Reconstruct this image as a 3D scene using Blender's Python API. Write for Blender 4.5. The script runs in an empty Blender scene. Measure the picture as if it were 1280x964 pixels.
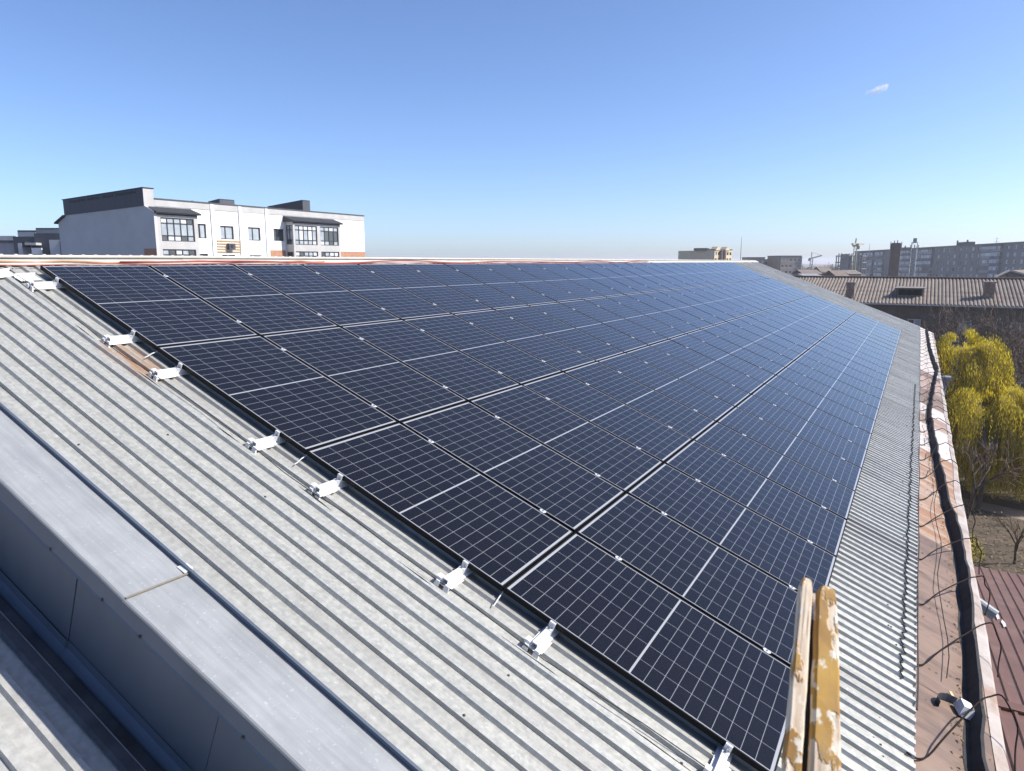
import bpy, math, random
from mathutils import Vector, Matrix
R = math.radians
random.seed(7)
S = bpy.context.scene
COL = S.collection

# ------------------------------------------------------------------ camera, sky, sun, exposure
CAM = Vector((7.024, -3.490, 0.035)); FPX = 875.6
cam_d = bpy.data.cameras.new('camera'); cam = bpy.data.objects.new('camera', cam_d); COL.objects.link(cam)
cam.location = CAM; cam.rotation_euler = (R(90 - 10.04), 0, R(29.9))
cam_d.sensor_width = 36; cam_d.lens = FPX / 1280 * 36; cam_d.clip_start = 0.05; cam_d.clip_end = 9000
cam_d.dof.use_dof = True; cam_d.dof.focus_distance = 14; cam_d.dof.aperture_fstop = 7.5
S.camera = cam
SUN = Vector((.786, .40, .764)).normalized()
elev = math.asin(SUN.z); az = math.atan2(SUN.x, SUN.y)           # azimuth from +Y towards +X
world = bpy.data.worlds.new('World'); S.world = world; world.use_nodes = True
wn = world.node_tree; bg = wn.nodes['Background']
sky = wn.nodes.new('ShaderNodeTexSky'); sky.sky_type = 'NISHITA'; sky.sun_disc = False
sky.sun_elevation = elev; sky.sun_rotation = az; sky.altitude = 1000; sky.air_density = .8; sky.dust_density = 2.0; sky.ozone_density = 6
tint = wn.nodes.new('ShaderNodeMix'); tint.data_type = 'RGBA'; tint.blend_type = 'MULTIPLY'; tint.inputs[0].default_value = 1; tint.inputs[7].default_value = (1.035, .985, 1.0, 1)
wn.links.new(sky.outputs[0], tint.inputs[6]); wn.links.new(tint.outputs[2], bg.inputs[0]); bg.inputs[1].default_value = 0.15
sd = bpy.data.lights.new('sun', 'SUN'); sd.energy = 5.0; sd.angle = R(.5); sd.color = (1, .955, .88)
sun = bpy.data.objects.new('sun', sd); COL.objects.link(sun)
sun.rotation_euler = (-SUN).to_track_quat('-Z', 'Y').to_euler(); sun.location = (30, 20, 40)
S.view_settings.view_transform = 'Standard'; S.view_settings.look = 'None'
S.view_settings.exposure = 0.5; S.view_settings.gamma = 1; S.view_settings.use_curve_mapping = False
S.render.engine = 'CYCLES'; S.cycles.volume_bounces = 2

# ------------------------------------------------------------------ helpers
SL = R(21.6); CS, SN = math.cos(SL), math.sin(SL)
VV = Vector((CS, 0, -SN)); NV = Vector((SN, 0, CS))
def uvn(u, v, n): return Vector((0, u, 0)) + VV * v + NV * n       # roof frame: u along ridge, v down slope, n off the slope
_cr = cam.rotation_euler.to_matrix()
def at(x, y, d): return CAM + _cr @ Vector(((x - 640) / FPX * d, -(y - 482) / FPX * d, -d))   # photo pixel + depth -> point
def onz(x, y, z):
    r = _cr @ Vector(((x - 640) / FPX, -(y - 482) / FPX, -1)); return CAM + r * ((z - CAM.z) / r.z)

class MB:
    def __init__(s): s.v = []; s.f = []; s.m = []; s.mi = 0
    def face(s, pts):
        b = len(s.v); s.v += [tuple(p) for p in pts]; s.f.append(tuple(range(b, b + len(pts)))); s.m.append(s.mi); return s
    def poly(s, vs, fs):
        b = len(s.v); s.v += [tuple(p) for p in vs]
        for f in fs: s.f.append(tuple(b + i for i in f)); s.m.append(s.mi)
        return s
    def hexa(s, a, b):     # a: 4 bottom pts, b: 4 top pts (same order, ccw from above)
        return s.poly(list(a) + list(b), [(3, 2, 1, 0), (4, 5, 6, 7), (0, 1, 5, 4), (1, 2, 6, 5), (2, 3, 7, 6), (3, 0, 4, 7)])
    def box(s, x0, x1, y0, y1, z0, z1, T=None):
        p = [(x0, y0, z0), (x1, y0, z0), (x1, y1, z0), (x0, y1, z0), (x0, y0, z1), (x1, y0, z1), (x1, y1, z1), (x0, y1, z1)]
        if T: p = [T @ Vector(q) for q in p]
        return s.hexa(p[:4], p[4:])
    def bar(s, a, b, w, h, up=Vector((0, 0, 1))):
        a = Vector(a); b = Vector(b); d = (b - a).normalized(); x = d.cross(up)
        if x.length < 1e-4: x = d.cross(Vector((1, 0, 0)))
        x.normalize(); y = x.cross(d).normalized(); x = x * w / 2; y = y * h / 2
        return s.poly([a - x - y, a + x - y, a + x + y, a - x + y, b - x - y, b + x - y, b + x + y, b - x + y],
                      [(0, 1, 2, 3), (7, 6, 5, 4), (4, 5, 1, 0), (5, 6, 2, 1), (6, 7, 3, 2), (7, 4, 0, 3)])
    def tube(s, pts, r, n=6, cap=True):
        pts = [Vector(p) for p in pts]; rr = r if isinstance(r, (list, tuple)) else [r] * len(pts); b = len(s.v)
        ref = Vector((0.13, 0.27, 1)).normalized()
        for i, p in enumerate(pts):
            d = (pts[min(i + 1, len(pts) - 1)] - pts[max(i - 1, 0)]).normalized()
            x = d.cross(ref)
            if x.length < .05: x = d.cross(Vector((1, 0, 0)))
            x.normalize(); y = d.cross(x)
            for k in range(n):
                a = 2 * math.pi * k / n; s.v.append(tuple(p + (x * math.cos(a) + y * math.sin(a)) * rr[i]))
        for i in range(len(pts) - 1):
            for k in range(n):
                k2 = (k + 1) % n; s.f.append((b + i * n + k, b + i * n + k2, b + (i + 1) * n + k2, b + (i + 1) * n + k)); s.m.append(s.mi)
        if cap:
            s.f.append(tuple(b + k for k in range(n))); s.m.append(s.mi)
            s.f.append(tuple(b + (len(pts) - 1) * n + k for k in reversed(range(n)))); s.m.append(s.mi)
        return s
    def prism(s, prof, a, b, frame):       # closed profile [(p,q)] swept from a to b; frame(t,p,q)->point
        n = len(prof); s.poly([frame(a, p, q) for p, q in prof] + [frame(b, p, q) for p, q in prof],
            [tuple(range(n)), tuple(reversed(range(n, 2 * n)))] + [(i, n + i, n + (i + 1) % n, (i + 1) % n) for i in range(n)])
        return s
    def mesh(s, name, mats):
        me = bpy.data.meshes.new(name); me.from_pydata(s.v, [], s.f)
        for m in (mats if isinstance(mats, (list, tuple)) else [mats]): me.materials.append(m)
        if any(s.m): me.polygons.foreach_set('material_index', s.m)
        me.update(); return me
    def build(s, name, mats, parent=None, smooth=False, fix=True):
        me = s.mesh(name, mats)
        if fix:
            import bmesh
            bm = bmesh.new(); bm.from_mesh(me); bmesh.ops.recalc_face_normals(bm, faces=bm.faces); bm.to_mesh(me); bm.free()
        if smooth: me.polygons.foreach_set('use_smooth', [True] * len(me.polygons))
        return link(name, me, parent)
def link(name, me, parent=None):
    o = bpy.data.objects.new(name, me); COL.objects.link(o)
    if parent:
        o.parent = parent
        if parent.type == 'EMPTY' and not parent.get('rooffr'): o.matrix_parent_inverse = parent.matrix_basis.inverted()
    return o
def tag(o, label=None, cat=None, group=None, kind=None):
    if label: o['label'] = label
    if cat: o['category'] = cat
    if group: o['group'] = group
    if kind: o['kind'] = kind
    return o
def empty(name, loc, label, cat, group=None):
    o = bpy.data.objects.new(name, None); COL.objects.link(o); o.location = loc; o.empty_display_size = .2
    return tag(o, label, cat, group)
ROOFM = Matrix.Rotation(SL, 4, 'Y')       # local x=v, y=u, z=n
def rempty(name, v, u, n, label, cat, group=None):
    o = empty(name, uvn(u, v, n), label, cat, group); o.rotation_euler = (0, SL, 0); o['rooffr'] = 1; return o

def mat(name, c1, c2=None, rough=.6, metal=0., scale=4., detail=6., bump=0., bscale=None, lo=.35, hi=.65, stretch=None,
        c3=None, s3=.7, lo3=.52, hi3=.7, st3=None, spec=.5, rvar=0.):
    m = bpy.data.materials.new(name); m.use_nodes = True; t = m.node_tree; N = t.nodes; L = t.links; b = N['Principled BSDF']
    b.inputs['Roughness'].default_value = rough; b.inputs['Metallic'].default_value = metal; b.inputs['Specular IOR Level'].default_value = spec
    c1 = (*c1, 1); b.inputs['Base Color'].default_value = c1
    tc = N.new('ShaderNodeTexCoord')
    def noise(sc, st, det=detail, off=0):
        mp = N.new('ShaderNodeMapping'); L.new(tc.outputs['Object'], mp.inputs[0]); mp.inputs['Location'].default_value = (off, off * .7, off * .3)
        if st: mp.inputs['Scale'].default_value = st
        n = N.new('ShaderNodeTexNoise'); n.inputs['Scale'].default_value = sc; n.inputs['Detail'].default_value = det; n.inputs['Roughness'].default_value = .62
        L.new(mp.outputs[0], n.inputs['Vector']); return n.outputs[0]
    out = None
    if c2 is not None:
        n = noise(scale, stretch); r = N.new('ShaderNodeValToRGB'); L.new(n, r.inputs[0])
        r.color_ramp.elements[0].position = lo; r.color_ramp.elements[1].position = hi
        r.color_ramp.elements[0].color = c1; r.color_ramp.elements[1].color = (*c2, 1); out = r.outputs[0]
        if rvar:
            mr = N.new('ShaderNodeMapRange'); L.new(n, mr.inputs[0]); mr.inputs[1].default_value = lo; mr.inputs[2].default_value = hi
            mr.inputs[3].default_value = rough - rvar; mr.inputs[4].default_value = rough + rvar; L.new(mr.outputs[0], b.inputs['Roughness'])
    if c3 is not None:
        n = noise(s3, st3, 8, 11.3); mr = N.new('ShaderNodeMapRange'); L.new(n, mr.inputs[0]); mr.inputs[1].default_value = lo3; mr.inputs[2].default_value = hi3
        mx = N.new('ShaderNodeMix'); mx.data_type = 'RGBA'; L.new(mr.outputs[0], mx.inputs[0])
        if out: L.new(out, mx.inputs[6])
        else: mx.inputs[6].default_value = c1
        mx.inputs[7].default_value = (*c3, 1); out = mx.outputs[2]
    if out: L.new(out, b.inputs['Base Color'])
    if bump:
        n = noise(bscale or scale * 3, stretch, 6, 3.1); bp = N.new('ShaderNodeBump'); bp.inputs['Strength'].default_value = bump
        bp.inputs['Distance'].default_value = .02; L.new(n, bp.inputs['Height']); L.new(bp.outputs[0], b.inputs['Normal'])
    return m
def math_node(N, L, op, a, b=None, c=None):
    n = N.new('ShaderNodeMath'); n.operation = op
    for i, x in enumerate((a, b, c)):
        if x is None: continue
        if isinstance(x, (int, float)): n.inputs[i].default_value = x
        else: L.new(x, n.inputs[i])
    return n.outputs[0]

# ------------------------------------------------------------------ materials
GALV = mat('galvanised_sheet', (.345, .342, .312), (.43, .426, .39), rough=.5, metal=.25, scale=26, detail=3, bump=.04, bscale=4, c3=(.31, .30, .275), s3=1.1, st3=(.25, 2.2, 1), rvar=.06)
# rust stain below one bracket (object space: x = down slope, y = along ridge)
def add_rust(m):
    t = m.node_tree; N = t.nodes; L = t.links; b = N['Principled BSDF']; src = b.inputs['Base Color'].links[0].from_socket
    tc = N.new('ShaderNodeTexCoord'); sp = N.new('ShaderNodeSeparateXYZ'); L.new(tc.outputs['Object'], sp.inputs[0])
    def band(o, a0, a1, b0, b1):
        f = N.new('ShaderNodeMapRange'); f.inputs[1].default_value = a0; f.inputs[2].default_value = a1; L.new(o, f.inputs[0])
        g = N.new('ShaderNodeMapRange'); g.inputs[1].default_value = b1; g.inputs[2].default_value = b0; L.new(o, g.inputs[0])
        return math_node(N, L, 'MULTIPLY', f.outputs[0], g.outputs[0])
    k = math_node(N, L, 'MULTIPLY', band(sp.outputs[0], 1.42, 1.60, 2.02, 2.2), band(sp.outputs[1], -.34, -.27, -.08, -.03))
    n = N.new('ShaderNodeTexNoise'); n.inputs['Scale'].default_value = 5; n.inputs['Detail'].default_value = 7
    mp = N.new('ShaderNodeMapping'); mp.inputs['Scale'].default_value = (.5, 5, 1); L.new(tc.outputs['Object'], mp.inputs[0]); L.new(mp.outputs[0], n.inputs['Vector'])
    mr = N.new('ShaderNodeMapRange'); mr.inputs[1].default_value = .36; mr.inputs[2].default_value = .62; L.new(n.outputs[0], mr.inputs[0])
    k = math_node(N, L, 'MULTIPLY', k, mr.outputs[0]); k = math_node(N, L, 'MULTIPLY', k, .85)
    mx = N.new('ShaderNodeMix'); mx.data_type = 'RGBA'; L.new(k, mx.inputs[0]); L.new(src, mx.inputs[6]); mx.inputs[7].default_value = (.34, .17, .065, 1)
    L.new(mx.outputs[2], b.inputs['Base Color'])
def sheet_tone(m, pitch, phase, axis=1):
    t = m.node_tree; N = t.nodes; L = t.links; b = N['Principled BSDF']; src = b.inputs['Base Color'].links[0].from_socket
    tc = N.new('ShaderNodeTexCoord'); sp = N.new('ShaderNodeSeparateXYZ'); L.new(tc.outputs['Object'], sp.inputs[0])
    fl_ = math_node(N, L, 'FLOOR', math_node(N, L, 'DIVIDE', math_node(N, L, 'ADD', sp.outputs[axis], phase), pitch))
    wn_ = N.new('ShaderNodeTexWhiteNoise'); wn_.noise_dimensions = '1D'; L.new(fl_, wn_.inputs['W'])
    mp = N.new('ShaderNodeMapping'); mp.inputs['Scale'].default_value = (.8, 16, 4); L.new(tc.outputs['Object'], mp.inputs[0])
    n = N.new('ShaderNodeTexNoise'); n.inputs['Scale'].default_value = 2.5; n.inputs['Detail'].default_value = 8; L.new(mp.outputs[0], n.inputs['Vector'])
    fl2 = N.new('ShaderNodeTexNoise'); fl2.inputs['Scale'].default_value = 55; fl2.inputs['Detail'].default_value = 2; L.new(tc.outputs['Object'], fl2.inputs['Vector'])
    k = math_node(N, L, 'ADD', math_node(N, L, 'MULTIPLY', wn_.outputs[0], .13), math_node(N, L, 'MULTIPLY', n.outputs[0], .42))
    k = math_node(N, L, 'ADD', k, math_node(N, L, 'MULTIPLY', math_node(N, L, 'GREATER_THAN', fl2.outputs[0], .68), .22)); k = math_node(N, L, 'ADD', k, .73)
    mx = N.new('ShaderNodeMix'); mx.data_type = 'RGBA'; mx.blend_type = 'MULTIPLY'; mx.inputs[0].default_value = 1; L.new(src, mx.inputs[6]); cb = N.new('ShaderNodeCombineColor')
    for i_ in range(3): L.new(k, cb.inputs[i_])
    L.new(cb.outputs[0], mx.inputs[7]); L.new(mx.outputs[2], b.inputs['Base Color'])
sheet_tone(GALV, 1.0, .3); add_rust(GALV)
GALV_SMOOTH = mat('galvanised_flat_sheet', (.32, .328, .328), (.355, .362, .362), rough=.45, metal=.25, scale=6, detail=8, bump=.05, bscale=1.5, c3=(.29, .30, .305), s3=2.5, st3=(.3, 3, 1), rvar=.05); sheet_tone(GALV_SMOOTH, 4.1, 0, 0)
GALV_SHADE = mat('shade_toned_galvanised', (.075, .10, .135), (.10, .125, .165), rough=.5, metal=.2, scale=2.2, detail=7, bump=.04, bscale=2, stretch=(1, 1, .35))  # shade of the sunless parapet side is put into this darker, bluer colour
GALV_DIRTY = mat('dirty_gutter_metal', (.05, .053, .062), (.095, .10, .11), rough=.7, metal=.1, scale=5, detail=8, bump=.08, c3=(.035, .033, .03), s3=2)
ZINC = mat('bright_zinc', (.66, .66, .65), (.8, .8, .79), rough=.42, metal=.15, scale=20, bump=.02)
ZINC_GREY = mat('aluminium_clamp', (.6, .61, .62), (.72, .73, .74), rough=.4, metal=.3, scale=30)
STEEL = mat('bolt_steel', (.3, .3, .31), (.42, .42, .43), rough=.35, metal=.8, scale=40)
BLACKAL = mat('black_anodised_frame', (.006, .006, .007), (.009, .009, .010), rough=.5, scale=9, spec=.12)
CABLE = mat('black_cable', (.02, .02, .022), (.03, .03, .03), rough=.55, scale=20)
REDC = mat('red_cable', (.26, .035, .035), (.33, .06, .055), rough=.5, scale=10)
ORANGEC = mat('orange_conduit', (.33, .16, .07), (.38, .21, .11), rough=.5, scale=6)
WHITEPL = mat('white_conduit', (.46, .44, .38), (.56, .54, .48), rough=.5, scale=4, c3=(.5, .46, .36), s3=1.2)
BITUMEN = mat('bitumen_strip', (.012, .012, .014), (.028, .027, .027), rough=.8, scale=9, bump=.15, c3=(.05, .045, .042), s3=4, lo3=.62, hi3=.75)
RUSTROD = mat('rusty_rod', (.012, .009, .008), (.028, .017, .012), rough=.85, scale=30, spec=.15)
def flash(name, a, b, c, lo3=.47): return mat(name, a, b, rough=.55, metal=.1, scale=2.4, detail=8, bump=.06, bscale=5, stretch=(.55, 2.4, 1), c3=c, s3=2.6, st3=(.5, 2.2, 1), lo3=lo3, hi3=lo3 + .13)
FLASH = [flash('brown_flashing', (.165, .10, .066), (.215, .14, .098), (.115, .068, .046)),
         flash('rusty_flashing', (.27, .165, .10), (.40, .32, .255), (.26, .125, .055), .44),
         flash('pale_flashing', (.46, .40, .36), (.52, .48, .45), (.34, .215, .15), .54),
         flash('pink_brown_flashing', (.30, .205, .16), (.36, .26, .21), (.24, .145, .10))]
PALEEDGE = mat('pale_edge_sheet', (.34, .28, .235), (.45, .40, .36), rough=.5, metal=.1, scale=4, detail=7, c3=(.30, .20, .145), s3=3, st3=(1, .6, 1), lo3=.50, hi3=.64)
WALLGREY = mat('grey_render', (.30, .30, .31), (.36, .36, .365), rough=.9, scale=1.3, bump=.05, bscale=30)
BROWNROOF = mat('brown_profiled_sheet', (.135, .068, .048), (.17, .09, .066), rough=.5, scale=1.6, bump=.03, c3=(.20, .13, .11), s3=2.2, lo3=.56, hi3=.72)
WOOD = None

# ------------------------------------------------------------------ ground, path, far land
GROUND_Z = -12.0
SOIL = mat('bare_soil', (.075, .05, .033), (.135, .098, .066), rough=.95, scale=.9, detail=10, bump=.5, bscale=6, c3=(.06, .045, .028), s3=.25, lo3=.48, hi3=.62)
g = MB(); n = 40
g.poly([(x, y, GROUND_Z) for y in (-300, 60, 400, 4200) for x in (-3200, -200, 200, 3200)],
       [(r * 4 + c, r * 4 + c + 1, r * 4 + c + 5, r * 4 + c + 4) for r in range(3) for c in range(3)])
tag(g.build('ground', SOIL), kind='structure')
PATHM = mat('trodden_path', (.20, .155, .115), (.27, .215, .165), rough=.95, scale=1.3, detail=9, bump=.3, c3=(.15, .12, .09), s3=.9)
p = MB(); L1 = []; L2 = []
for i in range(25):
    t = i / 24; x = 3 + 26 * t; y = 38.6 - 5.2 * t + .5 * math.sin(t * 9)
    L1.append((x, y - .95 - .25 * math.sin(t * 17), GROUND_Z + .004)); L2.append((x, y + .95 + .3 * math.sin(t * 13 + 1), GROUND_Z + .004))
p.poly(L1 + L2, [(i, i + 1, 25 + i + 1, 25 + i) for i in range(24)])
tag(p.build('path', PATHM), kind='structure')

# ------------------------------------------------------------------ main building: roof, eave flashing, ridge
U0, U1, VT, VE = -1.30, 34.5, -.37, 7.84
CR, VA = -.080, -.103; PITCH = .125
bld = empty('roofed_building', (0, 16, GROUND_Z), 'long building with ribbed galvanised roof carrying the rows of solar panels', 'building')
def sheet(name, mats, parent, u0, u1, v0, v1, phase, pitch, crest, valley, nv, frame, crest_w=.042, screws=0, wob=.0012, seed=1):
    rnd = random.Random(seed); prof = []          # (u, n)
    u = phase; k = 0; prof.append((u0, valley))
    while u < u1 - .09:
        if u > u0 + .012:
            a = .006 if k % 2 == 0 else .0125
            prof += [(u - a / 2, valley), (u + a / 2, crest), (u + a / 2 + crest_w, crest), (u + a / 2 + crest_w + .01, valley)]
        u += pitch; k += 1
    prof.append((u1, valley))
    mb = MB(); vs = []
    for j in range(nv + 1):
        v = v0 + (v1 - v0) * j / nv
        for i, (uu, nn) in enumerate(prof):
            vs.append(frame(v, uu, nn + rnd.uniform(-wob, wob)))
    w = len(prof)
    mb.poly(vs, [(j * w + i, j * w + i + 1, (j + 1) * w + i + 1, (j + 1) * w + i) for j in range(nv) for i in range(w - 1)])
    mb.mi = 1
    for _ in range(screws):
        kk = rnd.randrange(int((u1 - u0) / pitch)); uu = phase + kk * pitch + .022 + rnd.choice((0, 0, .06))
        if uu > u1 - .1 or uu < u0 + .05: continue
        vv = v0 + .3 + (v1 - v0 - .5) * (rnd.randrange(9) / 8) + rnd.uniform(-.06, .06)
        nn = crest if abs((uu - phase) % pitch - .022) < .01 else valley
        T = Matrix.Translation(Vector((vv, uu, nn + .001)))
        for r, z0, z1 in ((.0085, 0, .002), (.0052, .002, .007)):
            ring = [(r * math.cos(a * math.pi / 3), r * math.sin(a * math.pi / 3)) for a in range(6)]
            mb.poly([T @ Vector((x, y, z0)) for x, y in ring] + [T @ Vector((x, y, z1)) for x, y in ring],
                    [tuple(range(6, 12))] + [(i, (i + 1) % 6, 6 + (i + 1) % 6, 6 + i) for i in range(6)])
    return mb.build(name, mats, parent, fix=False)
SCREW = mat('dark_screw_head', (.07, .07, .07), (.13, .12, .11), rough=.6, metal=.3, scale=30)
def roofpart(o, parent=None):              # mesh given in roof coordinates (v, u, n)
    p = parent or bld; o.parent = p; o.matrix_parent_inverse = p.matrix_basis.inverted(); o.matrix_basis = ROOFM; return o
ident = lambda v, u, n: Vector((v, u, n))
roofpart(sheet('roof_sheet', [GALV, SCREW], None, U0, U1, VT, VE, -1.176, PITCH, CR, VA, 14, ident, screws=520))
# rear slope (mirror about the ridge) in world coordinates
AP = uvn(0, VT, CR)
def rear(v, u, n): q = VV * (-v) ; return Vector((AP.x - CS * v + -SN * (n - CR) * 1, u, AP.z - SN * v + CS * (n - CR)))
rs = sheet('rear_roof_sheet', [GALV, SCREW], bld, U0, U1, 0.0, 8.0, -1.14, PITCH, CR + .002, VA, 2, rear)
# ridge cap: folded plate + foam closures under it
rc = MB()
for i in range(12):
    a = U0 + (U1 - U0) * i / 12; b = U0 + (U1 - U0) * (i + 1) / 12 + .08; h = .003 * (i % 2)
    for s, (v0, v1) in ((1, (VT - .0, VT + .16)),):
        A = [ident(VT, a, CR + .022 + h), ident(VT + .16, a, CR + .008 + h), ident(VT + .165, a, CR - .002 + h)]
        B = [ident(VT, b, CR + .022 + h), ident(VT + .16, b, CR + .008 + h), ident(VT + .165, b, CR - .002 + h)]
        rc.face([A[0], A[1], B[1], B[0]]); rc.face([A[1], A[2], B[2], B[1]])
        rc.face([A[0], B[0], ident(VT - .12, b, CR - .075 + h), ident(VT - .12, a, CR - .075 + h)])
roofpart(rc.build('ridge_cap', WHITEPL))
rl = MB(); k = 0; u = U0 + .05
while u < U1 - .1:
    rl.box(VT - .05, VT + .012, u, u + .03, CR + .0, CR + .027); u += PITCH
roofpart(rl.build('ridge_closure_strip', WHITEPL))
# walls under the roof
w = MB(); ex = uvn(0, VE - .35, -.25)
w.hexa([(AP.x - 7.0, U0 + .02, GROUND_Z), (ex.x, U0 + .02, GROUND_Z), (ex.x, U1 - .15, GROUND_Z), (AP.x - 7.0, U1 - .15, GROUND_Z)],
       [(AP.x - 7.0, U0 + .02, ex.z), (ex.x, U0 + .02, ex.z), (ex.x, U1 - .15, ex.z), (AP.x - 7.0, U1 - .15, ex.z)])
w.poly([(AP.x - 7, U1 - .15, ex.z + .002), (ex.x, U1 - .15, ex.z + .002), (AP.x, U1 - .15, AP.z - .12), (AP.x - 7, U1 - .4, ex.z + .002), (ex.x, U1 - .4, ex.z + .002), (AP.x, U1 - .4, AP.z - .12)],
       [(0, 1, 2), (3, 5, 4), (0, 3, 4, 1), (1, 4, 5, 2), (2, 5, 3, 0)])
w.build('wall', WALLGREY, bld)
# eave flashing sheets
i = 0; u = U0 + .08; fr = random.Random(3)
while u < U1 - .05:
    u2 = min(u + 1.09, U1 + .05)
    if u > 17.5: m = FLASH[2] if u > 19.4 else FLASH[0]
    elif u > 13.0: m = FLASH[3] if u > 16 else FLASH[0]
    elif u > 9.2: m = FLASH[2] if i % 3 else FLASH[3]
    elif u > 5.0: m = FLASH[1]
    else: m = FLASH[0]
    h = .0025 * (i % 2); f = MB()
    nn = [(VE - .12, -.116), (VE + .01, -.120), (8.02, -.128), (8.25, -.145), (8.44, -.158), (8.455, -.165), (8.46, -.24)]
    vs = []
    for j in range(5):
        uu = u + (u2 + .03 - u) * j / 4
        for (v, q) in nn: vs.append(ident(v, uu + (v - VE) * .10, q + h + fr.uniform(-.003, .003)))
    f.poly(vs, [(j * 7 + a, j * 7 + a + 1, (j + 1) * 7 + a + 1, (j + 1) * 7 + a) for j in range(4) for a in range(6)])
    o = roofpart(f.build('flashing_sheet', m)); i += 1; u = u2
# pale outer lip of the gutter
lip = MB(); q = []
for j in range(60):
    uu = U0 + .1 + (U1 - U0 - .1) * j / 59; wv = .008 * math.sin(uu * 2.1) + .006 * math.sin(uu * 5.3)
    inner = 8.37 + .012 * math.sin(uu * .8) if uu < 8.5 else 8.40
    q.append([ident(inner + wv, uu, -.1475), ident(8.45 + wv, uu, -.143), ident(8.475 + wv, uu, -.155), ident(8.48 + wv, uu, -.26)])
for a, b in zip(q, q[1:]):
    for c in range(3): lip.face([a[c], a[c + 1], b[c + 1], b[c]])
roofpart(lip.build('gutter_lip', PALEEDGE))
# black upstanding gutter strip, zig-zagging to the outlets
ZZ = [(-1.2, 8.21), (1.5, 8.20), (2.6, 8.235), (3.7, 8.26), (5.1, 8.275), (5.9, 8.25), (7, 8.17), (9.3, 8.085), (12.6, 8.0), (14, 8.04), (17, 8.15), (20.7, 8.31), (22.5, 8.24), (26, 8.15), (30, 8.12), (34.4, 8.09)]
def zz(u):
    for (a, va), (b, vb) in zip(ZZ, ZZ[1:]):
        if a <= u <= b: return va + (vb - va) * (u - a) / (b - a)
    return ZZ[-1][1]
gs = MB(); q = []
for j in range(150):
    uu = -1.18 + 35.5 * j / 149; v = zz(uu) + .006 * math.sin(uu * 7) + .004 * math.sin(uu * 17); t = .105 + .012 * math.sin(uu * 3.3) + .008 * math.sin(uu * 11)
    q.append([ident(v - .03, uu, -.121 - .08 * (v - 8.)), ident(v + .005, uu, -.115 - .08 * (v - 8.)), ident(v + .03, uu, -.13 + t), ident(v + .05, uu, -.13 + t + .004), ident(v + .035, uu, -.125 - .08 * (v - 8.))])
for a, b in zip(q, q[1:]):
    for c in range(4): gs.face([a[c], a[c + 1], b[c + 1], b[c]])
roofpart(gs.build('gutter_strip', BITUMEN))
# bent rods holding the strip
HU = [-.05, 1.07, 2.25, 3.36, 4.47] + [4.47 + 1.06 * k for k in range(1, 28)]
hr = random.Random(5)
for u in HU:
    z = zz(u + .9); e = lambda a: hr.uniform(-a, a); h = MB(); tip = .11 + e(.03); o_ = .30 + (8.29 - z) * .1
    pts = [ident(7.79, u, CR - .006), ident(7.86, u + .03, CR - .02), ident(7.92 + e(.01), u + .14, CR - .022), ident(8.0, u + .34, -.03 + e(.01)),
           ident(z - .03, u + .84, .045 + e(.015)), ident(z + .05, u + .98, tip - .03), ident(z + .11, u + 1.02, tip), ident(8.42, u + .99, tip - .06),
           ident(8.475, u + .93, .0), ident(8.492, u + .84 + e(.05), -.09), ident(8.492 + e(.01), u + .62 + e(.1), -.14)]
    sm = []
    for i_ in range(len(pts) - 1):
        p0, p1, p2, p3 = pts[max(i_ - 1, 0)], pts[i_], pts[i_ + 1], pts[min(i_ + 2, len(pts) - 1)]
        for q_ in (0, .33, .67): sm.append(.5 * ((2 * p1) + (p2 - p0) * q_ + (2 * p0 - 5 * p1 + 4 * p2 - p3) * q_ ** 2 + (3 * p1 - p0 - 3 * p2 + p3) * q_ ** 3))
    sm.append(pts[-1]); h.tube(sm, .0062, 6); roofpart(h.build('gutter_hook', RUSTROD, smooth=True))
dl = MB(); dr_ = random.Random(44)
for _ in range(900):
    u = dr_.uniform(-.5, 20); v = min(8.43, max(7.87, zz(max(-1, u)) - abs(dr_.gauss(0, .05)) - .03)) if dr_.random() < .7 else dr_.uniform(7.88, 8.42); nz_ = -.118 - (v - 7.85) * .07 + .004; a = dr_.uniform(0, 6.28); l = dr_.uniform(.008, .03)
    dx, dy = math.cos(a) * l, math.sin(a) * l; dl.mi = dr_.randrange(2); dl.face([ident(v - dy * .4, u + dx * .4, nz_), ident(v + dx, u + dy, nz_ + dr_.uniform(0, .012)), ident(v + dy * .4, u - dx * .4, nz_ + .002)])
o = roofpart(dl.build('gutter_dirt', [mat('dry_leaf', (.12, .075, .04), (.19, .125, .07), rough=.9, scale=9), mat('dark_silt', (.03, .024, .02), (.05, .04, .032), rough=.95, scale=9)], fix=False)); o['kind'] = 'stuff'
# wire along the hooks and thin dark tube squiggling over the eave ribs
wr = MB(); wr.tube([ident(8.06 + .03 * math.sin(j * .9), 2.3 + .34 * j, -.085 + .01 * math.sin(j * 1.7)) for j in range(80)], .004, 5)
roofpart(wr.build('tie_wire', RUSTROD))
ew = MB(); pts = []; er = random.Random(9); k = 0
u = 1.93
while u < 16:
    kk = round((u + 1.176) / PITCH); b = -1.176 + kk * PITCH; j = er.uniform(-.012, .012)
    pts += [ident(VE - .105 + j, b - .03, VA + .006), ident(VE - .085 + j, b - .008, VA + .012), ident(VE - .125 + j, b + .02, CR + .012), ident(VE - .10 + j, b + .05, CR + .006)]; u += PITCH
ew.tube(pts, .0055, 4); roofpart(ew.build('eave_squiggle', CABLE))
ec = MB(); ec.tube([ident(VE + .004 + .004 * math.sin(j * .7), 1.6 + .3 * j, CR + .004 + .006 * math.sin(j * 1.3)) for j in range(100)], .006, 5)
roofpart(ec.build('eave_cable', CABLE))
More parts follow.
